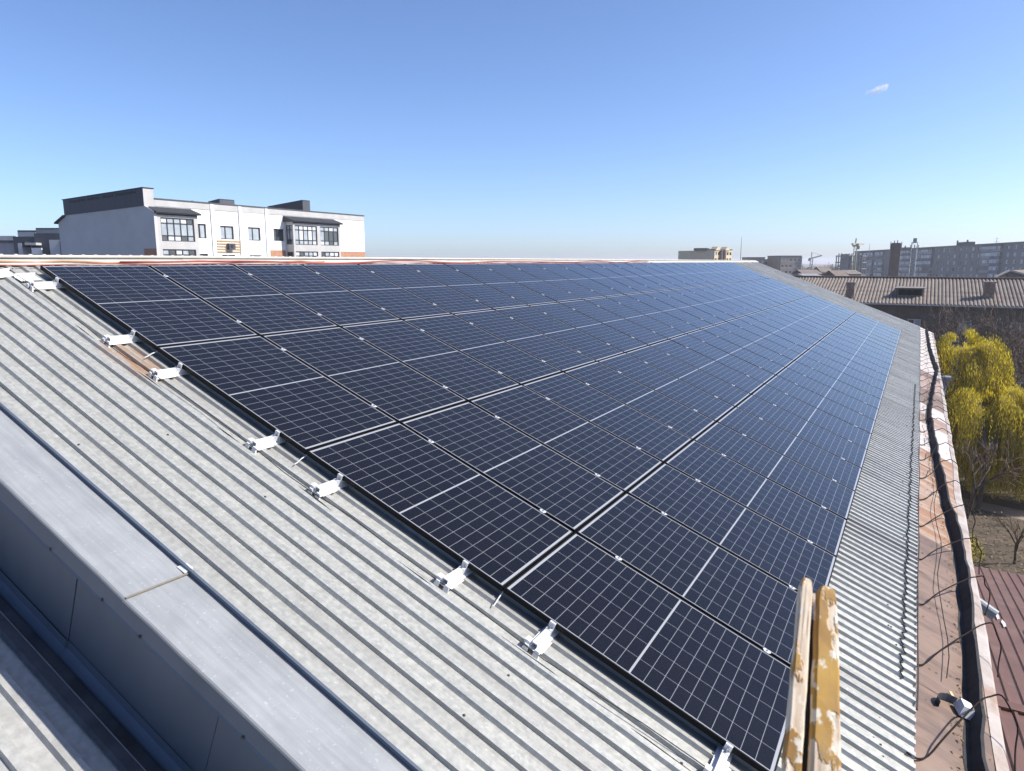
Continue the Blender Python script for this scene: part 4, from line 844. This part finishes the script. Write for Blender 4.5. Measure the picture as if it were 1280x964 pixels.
b = MB(); b.box(c0.x - 1.4, c0.x + 1.4, c0.y - .9, c0.y + .9, zt - .2, zt + 1.2); b.bar((c0.x - .2, c0.y, zt + 1), (c0.x, c0.y, zt + 3.6), .5, .5); b.bar((c0.x - 1, c0.y - 6, zt + .8), (c0.x + 2.2, c0.y + 16, zt + 1.2), .8, .8); b.build('jib', CRY, o)
b = MB(); b.box(c0.x + .5, c0.x + 1.8, c0.y - 1.6, c0.y - .91, zt - 1.4, zt + .1); b.build('cab', MASTM, o)
CRG = mat('grey_crane_paint', (.22, .22, .24), (.28, .28, .3), rough=.7, scale=2)
o, c0, zt = lattice('tower_crane', 1013, 323, 345, 480, 1.9, CRG, 'distant grey tower crane with its jib pointing right', 'crane')
rx = _cr @ Vector((1, 0, 0)); tipj = c0 + rx * 6.8; b = MB()
b.bar((c0.x, c0.y, zt), tuple(Vector((tipj.x, tipj.y, zt + 1.9))), .7, .8); b.bar((c0.x, c0.y, zt), (c0.x - .2, c0.y, zt + 4.2), .5, .5); b.bar((c0.x - .2, c0.y, zt + 4), tuple(Vector((tipj.x, tipj.y, zt + 1.9))), .14, .14)
q = c0 - rx * 1.5; b.bar((c0.x, c0.y, zt), (q.x, q.y, zt), .8, .7); b.build('jib', CRG, o); b = MB(); b.box(q.x - .7, q.x + .7, q.y - .7, q.y + .7, zt - 1.8, zt - .2); b.build('counterweight', MASTM, o)

# distant blocks: simple storeys with recessed windows
def block(nm, x0, x1, ytop, d, rot, depth, m, label, floors, cols, wm, roofm, side=None, group=None):
    p0, p1 = at(x0, 340, d), at(x1, 340, d); p0.z = p1.z = 0; zt = at((x0 + x1) / 2, ytop, d).z
    e_ = p1 - p0; W_ = e_.length; e_.normalize(); e_ = Matrix.Rotation(R(rot), 3, 'Z') @ e_; inn = Vector((-e_.y, e_.x, 0)); W_ = W_ / max(.5, math.cos(R(rot)))
    o = empty(nm, (p0.x, p0.y, GROUND_Z), label, 'apartment block', group); fh = 2.9; hs = []
    for f_ in range(floors):
        for c in range(cols): x = W_ * (c + .5) / cols; hs.append((x - .75, x + .75, zt - 2.4 - f_ * fh, zt - 1.0 - f_ * fh))
    wl_, P_ = wall(p0, e_, W_, GROUND_Z - 4, zt, hs, .25, m, o, inward=inn)
    for h in hs: window(P_, h, .25, o, [], wm, [GLASSD, GLASSD, GLASSL], fw=.12)
    b = MB(); q = [p0 + inn * .3, p0 + e_ * W_ + inn * .3, p0 + e_ * W_ + inn * depth, p0 + inn * depth]; b.hexa([v + Z1 * (GROUND_Z - 4) for v in q], [v + Z1 * (zt - .02) for v in q]); b.build('core_wall', side or m, o)
    b = MB(); q = [p0 - inn * .2 - e_ * .2, p0 + e_ * (W_ + .2) - inn * .2, p0 + e_ * (W_ + .2) + inn * depth, p0 - e_ * .2 + inn * depth]; b.hexa([v + Z1 * (zt + .01) for v in q], [v + Z1 * (zt + .35) for v in q]); b.build('roof', roofm, o)
    return o, p0, e_, inn, W_, zt
BEIGE = mat('beige_brick', (.52, .43, .27), (.60, .50, .34), rough=.9, scale=.4); CREAM = mat('cream_render', (.66, .52, .30), (.74, .60, .38), rough=.9, scale=.4)
BRBR = mat('brown_brick', (.20, .165, .14), (.27, .225, .19), rough=.9, scale=.3, detail=8); BRB2 = mat('tan_brick', (.27, .22, .18), (.34, .285, .24), rough=.9, scale=.3, detail=8)
o, p0, e_, inn, W_, zt = block('beige_block', 892, 920.5, 312.5, 330, 38, 12, CREAM, 'cream and beige block with small gables beyond the far end of the ridge', 3, 6, FRAMED, ROOFD, BEIGE)
a_ = at(866, 330, 338); b = MB(); a_.z = 0; q = [a_, p0 - e_ * .02, p0 + inn * 11, a_ + inn * 9]; b.hexa([v + Z1 * GROUND_Z for v in q], [v + Z1 * (zt - .25) for v in q]); b.build('blank_side_wall', BEIGE, o)
b = MB(); m_ = a_.lerp(p0, .62) + inn * 3; b.box(m_.x - 3, m_.x + 3.4, m_.y - 2, m_.y + 2, zt - .3, zt + .9); b.build('roof_hut', ROOFD, o)
for t in (.16, .70):
    c = p0 + e_ * W_ * t; b = MB(); b.poly([c - e_ * 1.9 - inn * .35 + Z1 * (zt - .2), c + e_ * 1.9 - inn * .35 + Z1 * (zt - .2), c - inn * .35 + Z1 * (zt + 1.5), c - e_ * 1.9 + inn * 3 + Z1 * (zt - .2), c + e_ * 1.9 + inn * 3 + Z1 * (zt - .2), c + inn * 3 + Z1 * (zt + 1.5)], [(0, 1, 2), (3, 5, 4), (0, 2, 5, 3), (1, 4, 5, 2)]); b.build('gable', CREAM, o)
for t in (.34, .52): c = p0 + e_ * W_ * t; b = MB(); b.bar(c - inn * .5 + Z1 * GROUND_Z, c - inn * .5 + Z1 * (zt - .1), 1.2, 1.0, inn); b.build('balcony_stack', DARKBR, o)
o, p0, e_, inn, W_, zt = block('brown_block', 933, 954, 322.5, 345, -8, 14, BRBR, 'left one of two distant brown brick blocks right of the ridge end', 4, 4, FRAMED, ROOFD, BRB2)
o, p0, e_, inn, W_, zt = block('brown_block', 954.5, 976, 325, 352, 10, 12, BRB2, 'lower tan link block between the two distant brown brick blocks', 4, 5, FRAMED, ROOFD, BRBR)
o, p0, e_, inn, W_, zt = block('brown_block', 975, 1001.5, 320.5, 338, 6, 14, BRB2, 'right one of two distant brown brick blocks left of the distant crane', 5, 5, FRAMEW, ROOFD, BRBR)
b = MB(); q = p0 + e_ * (W_ + .15) - inn * .2; b.bar(q + Z1 * GROUND_Z, q + Z1 * (zt - .1), .5, .5); b.build('white_corner_strip', PALETRIM, o)
# unfinished concrete frame
CONC = mat('raw_concrete', (.13, .13, .14), (.19, .19, .2), rough=.95, scale=.6)
uf = empty('unfinished_frame', at(1058, 345, 360), 'unfinished grey concrete frame building with open floors by the crane mast', 'construction site')
p0, p1 = at(1043, 340, 360), at(1077, 340, 352); p0.z = p1.z = 0; e_ = (p1 - p0); W_ = e_.length; e_.normalize(); inn = Vector((-e_.y, e_.x, 0)); zt = at(1060, 319.5, 356).z
for f_ in range(6):
    b = MB(); z = zt - f_ * 3.2; q = [p0, p0 + e_ * W_, p0 + e_ * W_ + inn * 9, p0 + inn * 9]; b.hexa([v + Z1 * (z - .5) for v in q], [v + Z1 * z for v in q]); b.build('floor_slab', CONC, uf)
for c in range(6):
    for r_ in (0, 1, 2):
        q = p0 + e_ * (.4 + (W_ - .8) * c / 5) + inn * (.3 + 4.2 * r_); b = MB(); b.bar(q + Z1 * (GROUND_Z), q + Z1 * (zt + (1.1 if (c + r_) % 2 else -.4)), .5, .5); b.build('column', CONC, uf)
b = MB(); q = p0 + e_ * W_ * .18 + inn * .1; b.hexa([v + Z1 * GROUND_Z for v in (q, q + e_ * 4, q + e_ * 4 + inn * 4, q + inn * 4)], [v + Z1 * (zt + .7) for v in (q, q + e_ * 4, q + e_ * 4 + inn * 4, q + inn * 4)]); b.build('lift_core', CONC, uf)
# low sheds and houses in the middle distance
def house(x0, x1, ye, yr, d, wallm, roofm, label, dep=9, wins_=2):
    p0, p1 = at(x0, 345, d), at(x1, 345, d); p0.z = p1.z = 0; e_ = p1 - p0; W_ = e_.length; e_.normalize(); inn = Vector((-e_.y, e_.x, 0)); ze, zr = at((x0 + x1) / 2, ye, d).z, at((x0 + x1) / 2, yr, d).z
    o = empty('house', (p0.x, p0.y, GROUND_Z), label, 'house'); b = MB(); q = [p0, p0 + e_ * W_, p0 + e_ * W_ + inn * dep, p0 + inn * dep]
    b.hexa([v + Z1 * GROUND_Z for v in q], [v + Z1 * ze for v in q]); b.build('wall', wallm, o); b = MB(); E_ = .4
    b.prism([(-E_, ze), (dep / 2, zr), (dep + E_, ze), (dep + E_, ze + .15), (dep / 2, zr + .18), (-E_, ze + .15)], -E_, W_ + E_, lambda t, p, qz: p0 + e_ * t + inn * p + Z1 * qz); b.build('roof', roofm, o)
    for i in range(wins_):
        t = W_ * (i + .7) / (wins_ + .4); b = MB(); b.hexa([p0 + e_ * (t + a) - inn * .06 + Z1 * (ze - 1.9) for a in (-.6, .6)] + [p0 + e_ * (t + a) - inn * .01 + Z1 * (ze - 1.9) for a in (.6, -.6)], [p0 + e_ * (t + a) - inn * .06 + Z1 * (ze - .6) for a in (-.6, .6)] + [p0 + e_ * (t + a) - inn * .01 + Z1 * (ze - .6) for a in (.6, -.6)]); b.build('window', GLASSD, o)
GREYRF = mat('grey_sheet_roof', (.25, .25, .26), (.32, .32, .33), rough=.6, scale=.8); BROWNHS = mat('ochre_house_wall', (.35, .27, .17), (.42, .33, .22), rough=.9, scale=.8)
BLUEW = mat('blue_grey_shed', (.17, .20, .25), (.22, .25, .3), rough=.8, scale=1)
house(1004, 1026, 343, 338, 230, OLDWALL, SLATE2, 'low slate-roofed house left of the distant crane foot')
house(1008, 1028, 346.5, 343.5, 170, BLUEW, GREYRF, 'long blue-grey shed just behind the slate roof')
house(1027, 1040, 341, 334, 260, OLDWALL, SLATE, 'small house with slate roof below the distant crane jib')
house(1046, 1060, 346, 339, 200, OLDWALL, SLATE2, 'slate-roofed house below the unfinished concrete frame')
house(1061, 1076, 343, 338.5, 210, BROWNHS, SLATE, 'ochre-walled house left of the grey five-storey block')
house(1075, 1086, 353, 349.5, 120, mat('white_shed_wall', (.5, .5, .5), (.58, .58, .58), rough=.8, scale=1), GREYRF, 'little white shed at the foot of the grey block', 4, 2)
house(985, 1001, 349, 345, 200, OLDWALL, SLATE2, 'low brown house under the right brown brick block')

# ------------------------------------------------------------------ trees
BARK = mat('dark_bark', (.045, .035, .027), (.075, .058, .045), rough=.95, scale=6, bump=.4)
TWIG = mat('brown_twigs', (.105, .075, .055), (.17, .125, .09), rough=.9, scale=2)
WLEAF = [mat('willow_leaf_yellow', (.74, .60, .03), (.84, .71, .06), rough=.6, scale=1.5), mat('willow_leaf_olive', (.46, .38, .025), (.56, .47, .04), rough=.6, scale=1.5), mat('willow_twig', (.20, .14, .035), (.27, .19, .05), rough=.7, scale=1.5)]
def translucent(m, f=.58):       # thin leaves let light through
    t = m.node_tree; N = t.nodes; L = t.links; b = N['Principled BSDF']; tr = N.new('ShaderNodeBsdfTranslucent'); mx = N.new('ShaderNodeMixShader'); mx.inputs[0].default_value = f
    L.new(b.inputs['Base Color'].links[0].from_socket, tr.inputs[0]); L.new(b.outputs[0], mx.inputs[1]); L.new(tr.outputs[0], mx.inputs[2]); L.new(mx.outputs[0], N['Material Output'].inputs[0])
for m_ in WLEAF[:2]: translucent(m_)
def grow(rng, p, d, L_, r, lvl, segs, out, spread=.55, up=.12):
    n_ = 3 if lvl > 1 else 2; pts = [p.copy()]; q = p.copy(); dd = d.copy()
    for i in range(n_):
        dd = (dd + Vector((rng.gauss(0, .13), rng.gauss(0, .13), rng.gauss(0, .08) + up * .3))).normalized(); q = q + dd * L_ / n_; pts.append(q.copy())
    out.append((pts, r, r * .62, lvl))
    if lvl == 0: return
    k = rng.choice(segs)
    for i in range(k):
        t = rng.uniform(.45, 1) if i else 1.0; j = min(n_ - 1, int(t * n_)); s = pts[j].lerp(pts[j + 1], min(1, t * n_ - j)); a = rng.uniform(0, 6.28); perp = dd.cross(Vector((math.cos(a), math.sin(a), .3))).normalized()
        nd = (dd + perp * rng.uniform(.5, 1.3) * spread * 1.6 + Vector((0, 0, up))).normalized(); grow(rng, s, nd, L_ * rng.uniform(.6, .82), r * .58, lvl - 1, segs, out, spread, up)
def bare_tree(x, y, h, seed, label, lvls=5, spread=.6, nm='bare_tree', tw=.011, group='bare trees in the yard'):
    rng = random.Random(seed); o = empty(nm, (x, y, GROUND_Z), label, 'tree', group); out = []
    grow(rng, Vector((x, y, GROUND_Z - .1)), Vector((rng.gauss(0, .05), rng.gauss(0, .05), 1)), h * .30, h * .018, lvls, (3, 4, 4), out, spread)
    t = MB(); c = MB()
    for pts, r0, r1, lvl in out:
        if lvl >= lvls - 1: t.tube(pts, [r0 + (r1 - r0) * i / (len(pts) - 1) for i in range(len(pts))], 7)
        else: c.tube(pts, [max(tw, r0 + (r1 - r0) * i / (len(pts) - 1)) for i in range(len(pts))], 3 if lvl < 2 else 5, cap=False)
    t.build('trunk', BARK, o, smooth=True, fix=False); c.build('crown', TWIG, o, fix=False); return o
def willow(cx_, cy_, lobes, seed, label, n_str):
    rng = random.Random(seed); o = empty('weeping_willow', (cx_, cy_, GROUND_Z), label, 'tree'); t = MB(); base = Vector((cx_, cy_, GROUND_Z - .1)); fork = base + Vector((.1, .05, 3.2))
    t.tube([base, base + Vector((.12, 0, 1.6)), fork], [.12, .10, .085], 8)
    cr_ = MB(); lb = MB()
    for (lc, rx_, ry_, rz_, share, drop) in lobes:
        lc = Vector(lc)
        for k in range(4):
            a = k * 1.6 + rng.random(); e = lc + Vector((rx_ * .55 * math.cos(a), ry_ * .55 * math.sin(a), rz_ * rng.uniform(.2, .75))); m1 = fork.lerp(lc, .5) + Vector((rng.gauss(0, .2), rng.gauss(0, .2), .3))
            lb.tube([fork, m1, lc + (e - lc) * .3, e], [.055, .04, .028, .012], 6, cap=False)
        tufts = []
        for _ in range(int(46 * share / .36)):
            a = rng.uniform(0, 6.283); tufts.append((a, math.sqrt(rng.uniform(.03, 1)), rng.uniform(.45, 1.12), rng.uniform(.5, 1.15), rng.uniform(.25, .75)))
        for _ in range(int(n_str * share)):
            a, rr, hz, dl, yl = rng.choice(tufts); a += rng.gauss(0, .10); rr = min(1.08, max(.02, rr + rng.gauss(0, .055))); el = math.sqrt(max(0, 1 - min(1, rr) ** 2)); s = lc + Vector((rx_ * rr * math.cos(a), ry_ * rr * math.sin(a), rz_ * el * hz + rng.gauss(0, .10)))
            Ls = drop * dl * rng.uniform(.55, 1.1); out_ = Vector((math.cos(a), math.sin(a), 0)); p = s.copy(); d = (out_ * .7 + Z1 * rng.uniform(0, .9)).normalized(); step = .16; n_ = int(Ls / step)
            tone = 0 if rng.random() < yl else 1; pts = [p.copy()]; sway = Vector((rng.gauss(0, .05), rng.gauss(0, .05), 0))
            for i in range(n_):
                d = (d * .72 + (Vector((0, 0, -1)) + sway) * .28).normalized(); p = p + d * step; pts.append(p.copy())
                if p.z < GROUND_Z + 1.0: break
            cr_.mi = 2
            for i in range(0, len(pts) - 1, 2):
                a0, a1 = pts[i], pts[min(i + 2, len(pts) - 1)]; w_ = rx__ * .006; cr_.face([a0 - w_, a0 + w_, a1 + w_, a1 - w_])
            for i, q in enumerate(pts):
                for _k in range(1 if i % 3 else 2):
                    cr_.mi = tone if rng.random() < .85 else rng.randrange(2); l = rng.uniform(.12, .28); ld_ = Vector((rng.gauss(0, .22), rng.gauss(0, .22), -rng.uniform(.7, 1.2))).normalized() * l; wv = ld_.cross(Vector((rng.gauss(0, 1), rng.gauss(0, 1), rng.gauss(0, .4)))).normalized() * .013
                    q2 = q + Vector((rng.gauss(0, .03), rng.gauss(0, .03), rng.gauss(0, .05))); cr_.face([q2 - wv * .4, q2 + ld_ * .5 - wv, q2 + ld_, q2 + ld_ * .5 + wv])
    t.build('trunk', BARK, o, smooth=True, fix=False); lb.build('limbs', BARK, o, smooth=True, fix=False); cr_.build('crown', WLEAF, o, fix=False); return o
rx__ = Vector((1, 0, 0))
q = lambda x, y, d: tuple(at(x, y, d))
willow(*tuple(onz(1221, 640, GROUND_Z))[:2], [(q(1197, 462, 39), 1.9, 1.8, 2.1, .36, 7.5), (q(1243, 522, 36.0), 2.3, 2.2, 1.6, .42, 5.6), (q(1292, 535, 35.5), 2.0, 1.9, 1.8, .26, 5.8), (q(1232, 562, 35.4), 2.3, 1.2, 1.1, .30, 4.2), (q(1198, 535, 36.5), 1.3, 1.2, 1.2, .20, 4.6)], 3, 'yellow-green weeping willow hanging beside the eave at the right', 4600)
def tb(x, d): p_ = at(x, 480, d); return p_.x, p_.y
bare_tree(*tb(1232, 56), 11.5, 11, 'large bare brown tree behind the willow, left of the arched window', 6, .7)
bare_tree(*tb(1283, 54), 11.5, 23, 'large bare tree at the right edge behind the willow', 6, .7)
bare_tree(*tb(1180, 60), 10, 37, 'bare tree close to the old wall, furthest left of the yard trees', 5)
bare_tree(*tb(1262, 47), 8.2, 51, 'slim bare tree just behind the right part of the willow', 5)
bare_tree(*tb(1205, 50), 8.5, 77, 'bare tree partly hidden by the tall left part of the willow', 5)
pb_ = onz(1268, 705, GROUND_Z); bare_tree(pb_.x, pb_.y, 3.2, 91, 'thin bare sapling beside the path below the willow', 3, .35, 'sapling')
pb_ = onz(1208, 648, GROUND_Z); bare_tree(pb_.x, pb_.y, 5.5, 95, 'dark leaning bare tree beside the eave under the willow', 4, .4, 'bare_tree')
LITG = mat('dull_green_leaf', (.14, .13, .03), (.2, .19, .05), rough=.8, scale=3)
def bush(x, y, r, h, seed, label, mats, nm='bush', n_=900):
    rng = random.Random(seed); c_ = MB()
    for _ in range(n_):
        a = rng.uniform(0, 6.28); rr = r * math.sqrt(rng.random()); z = GROUND_Z + h * rng.random() ** .8 * (1 - .5 * rr / r); s = Vector((x + rr * math.cos(a), y + rr * math.sin(a), z)); c_.mi = rng.randrange(len(mats)); l = Vector((rng.gauss(0, 1), rng.gauss(0, 1), rng.gauss(.5, .6))).normalized() * rng.uniform(.08, .18); w_ = l.cross(Vector((rng.gauss(0, 1), rng.gauss(0, 1), 0))).normalized() * .025
        c_.face([s - w_ * .3, s + l * .5 - w_, s + l, s + l * .5 + w_])
    o = empty(nm, (x, y, GROUND_Z), label, 'bush'); c_.build('foliage', mats, o, fix=False)
    t = MB()
    for i in range(6): t.tube([(x, y, GROUND_Z - .05), (x + rng.gauss(0, r * .3), y + rng.gauss(0, r * .3), GROUND_Z + h * .6)], [.025, .01], 4, cap=False)
    t.build('stems', BARK, o, fix=False)
pb_ = onz(1207, 702, GROUND_Z); bush(pb_.x, pb_.y, .6, 1.3, 4, 'small yellow-green bush at the annex roof corner', [WLEAF[1], LITG], n_=600)
# conifer and far tree masses
CON = [mat('conifer_needles', (.02, .035, .025), (.035, .055, .035), rough=.8, scale=2)]
def conifer(x, d, ytop, label):
    rng = random.Random(int(x)); p = at(x, 345, d); zt = at(x, ytop, d).z; c_ = MB(); H = zt - GROUND_Z
    for _ in range(1500):
        t = rng.random() ** .7; z = GROUND_Z + 1 + (H - 1) * (1 - t); rr = (.15 + 1.5 * t) * math.sqrt(rng.uniform(.2, 1)); a = rng.uniform(0, 6.28); s = Vector((p.x + rr * math.cos(a), p.y + rr * math.sin(a), z)); l = Vector((math.cos(a), math.sin(a), -.5)) * .5; w_ = Vector((-math.sin(a), math.cos(a), 0)) * .13; c_.face([s - w_, s + l, s + w_])
    o = empty('conifer', (p.x, p.y, GROUND_Z), label, 'tree'); c_.build('crown', CON, o, fix=False); t = MB(); t.tube([(p.x, p.y, GROUND_Z - .1), (p.x, p.y, zt - .5)], [.2, .03], 6); t.build('trunk', BARK, o)
conifer(1089.5, 150, 341, 'dark conifer in front of the left balconies of the grey block')
FARM = [mat('far_twig_mass', (.085, .07, .058), (.12, .10, .085), rough=.95, scale=.3), mat('far_twig_mass_dark', (.055, .047, .043), (.08, .068, .06), rough=.95, scale=.3)]
fw = MB(); rng = random.Random(77)
for _ in range(420):
    x = rng.uniform(925, 1330); d = rng.choice((480, 560, 650, 800)); c0 = at(x, 340, d); r_ = rng.uniform(3, 7); zc = GROUND_Z + rng.uniform(1, 5.5)
    fw.mi = rng.randrange(2)
    for k in range(36):
        v = Vector((rng.gauss(0, 1), rng.gauss(0, 1), rng.gauss(0, .7))); s = Vector((c0.x, c0.y, zc)) + v.normalized() * r_ * rng.random() ** .4; e = Vector((rng.gauss(0, 1), rng.gauss(0, 1), rng.gauss(0, 1))) * .9; f2 = Vector((rng.gauss(0, 1), rng.gauss(0, 1), rng.gauss(0, 1))) * .9; fw.face([s, s + e, s + f2])
tag(fw.build('distant_trees', FARM, fix=False), kind='stuff')
# brambles and leaf litter on the yard
lt = MB(); rng = random.Random(14); LIT = [mat('dry_leaf_litter', (.13, .09, .055), (.2, .145, .09), rough=.95, scale=3), mat('dark_litter', (.05, .04, .03), (.08, .06, .045), rough=.95, scale=3), mat('dry_grass', (.17, .16, .06), (.24, .22, .09), rough=.95, scale=3)]
for _ in range(16000):
    x = rng.uniform(8.5, 20); y = rng.uniform(19, 62); s = Vector((x, y, GROUND_Z + .01 + rng.random() ** 3 * .25)); a = rng.uniform(0, 6.28)
    if abs(y - (38.6 - 5.2 * (x - 3) / 26)) < 1.0 and rng.random() < .93: continue
    l = Vector((math.cos(a), math.sin(a), rng.uniform(0, .6))) * rng.uniform(.06, .2); w_ = Vector((-math.sin(a), math.cos(a), rng.uniform(-.3, .3))) * rng.uniform(.015, .05); lt.mi = rng.choices((0, 1, 2), (.5, .35, .15))[0]; lt.face([s - w_, s + l, s + w_])
tag(lt.build('leaf_litter', LIT, fix=False), kind='stuff')

# ------------------------------------------------------------------ one small cloud
cm = bpy.data.materials.new('cloud_vapour'); cm.use_nodes = True; t = cm.node_tree; N = t.nodes; L = t.links; N.remove(N['Principled BSDF'])
pv = N.new('ShaderNodeVolumePrincipled'); pv.inputs['Color'].default_value = (1, 1, 1, 1); pv.inputs['Anisotropy'].default_value = .0
tc = N.new('ShaderNodeTexCoord'); gr = N.new('ShaderNodeVectorMath'); gr.operation = 'LENGTH'; mpp = N.new('ShaderNodeMapping'); mpp.inputs['Scale'].default_value = (1 / 58, 1 / 30, 1 / 20); L.new(tc.outputs['Object'], mpp.inputs[0]); L.new(mpp.outputs[0], gr.inputs[0])
nz = N.new('ShaderNodeTexNoise'); nz.inputs['Scale'].default_value = .045; nz.inputs['Detail'].default_value = 4; L.new(tc.outputs['Object'], nz.inputs['Vector'])
fall = math_node(N, L, 'SUBTRACT', nz.outputs[0], math_node(N, L, 'MULTIPLY', gr.outputs['Value'], .42)); mr = N.new('ShaderNodeMapRange'); mr.inputs[1].default_value = .16; mr.inputs[2].default_value = .5; mr.inputs[4].default_value = .05; L.new(fall, mr.inputs[0]); L.new(mr.outputs[0], pv.inputs['Density']); L.new(pv.outputs[0], N['Material Output'].inputs['Volume'])
cp = at(1098, 112, 3000); b = MB()
def ball(c, r, sx, sz):
    n1, n2 = 10, 7; vs = [c + Vector((r * sx * math.sin(math.pi * j / n2) * math.cos(6.2832 * i / n1), r * math.sin(math.pi * j / n2) * math.sin(6.2832 * i / n1), r * sz * math.cos(math.pi * j / n2))) for j in range(n2 + 1) for i in range(n1)]
    b.poly(vs, [(j * n1 + i, j * n1 + (i + 1) % n1, (j + 1) * n1 + (i + 1) % n1, (j + 1) * n1 + i) for j in range(n2) for i in range(n1)])
ball(Vector((0, 0, 0)), 1, 1, 1)
b.v = [(x * 58, y * 30, z * 20) for x, y, z in b.v]
o = b.build('cloud', cm, fix=True); o.location = cp; o.rotation_euler = (0, R(-16), R(29.9)); tag(o, kind='structure')

# ------------------------------------------------------------------ air
hz = bpy.data.materials.new('haze_air'); hz.use_nodes = True; N = hz.node_tree.nodes; N.remove(N['Principled BSDF']); pv = N.new('ShaderNodeVolumePrincipled')
pv.inputs['Color'].default_value = (.93, .95, 1, 1); pv.inputs['Density'].default_value = .0003; pv.inputs['Anisotropy'].default_value = .25
hz.node_tree.links.new(pv.outputs[0], N['Material Output'].inputs['Volume'])
b = MB(); b.box(-3300, 3300, -400, 4400, GROUND_Z - 1, 14); tag(b.build('haze', hz), kind='stuff')
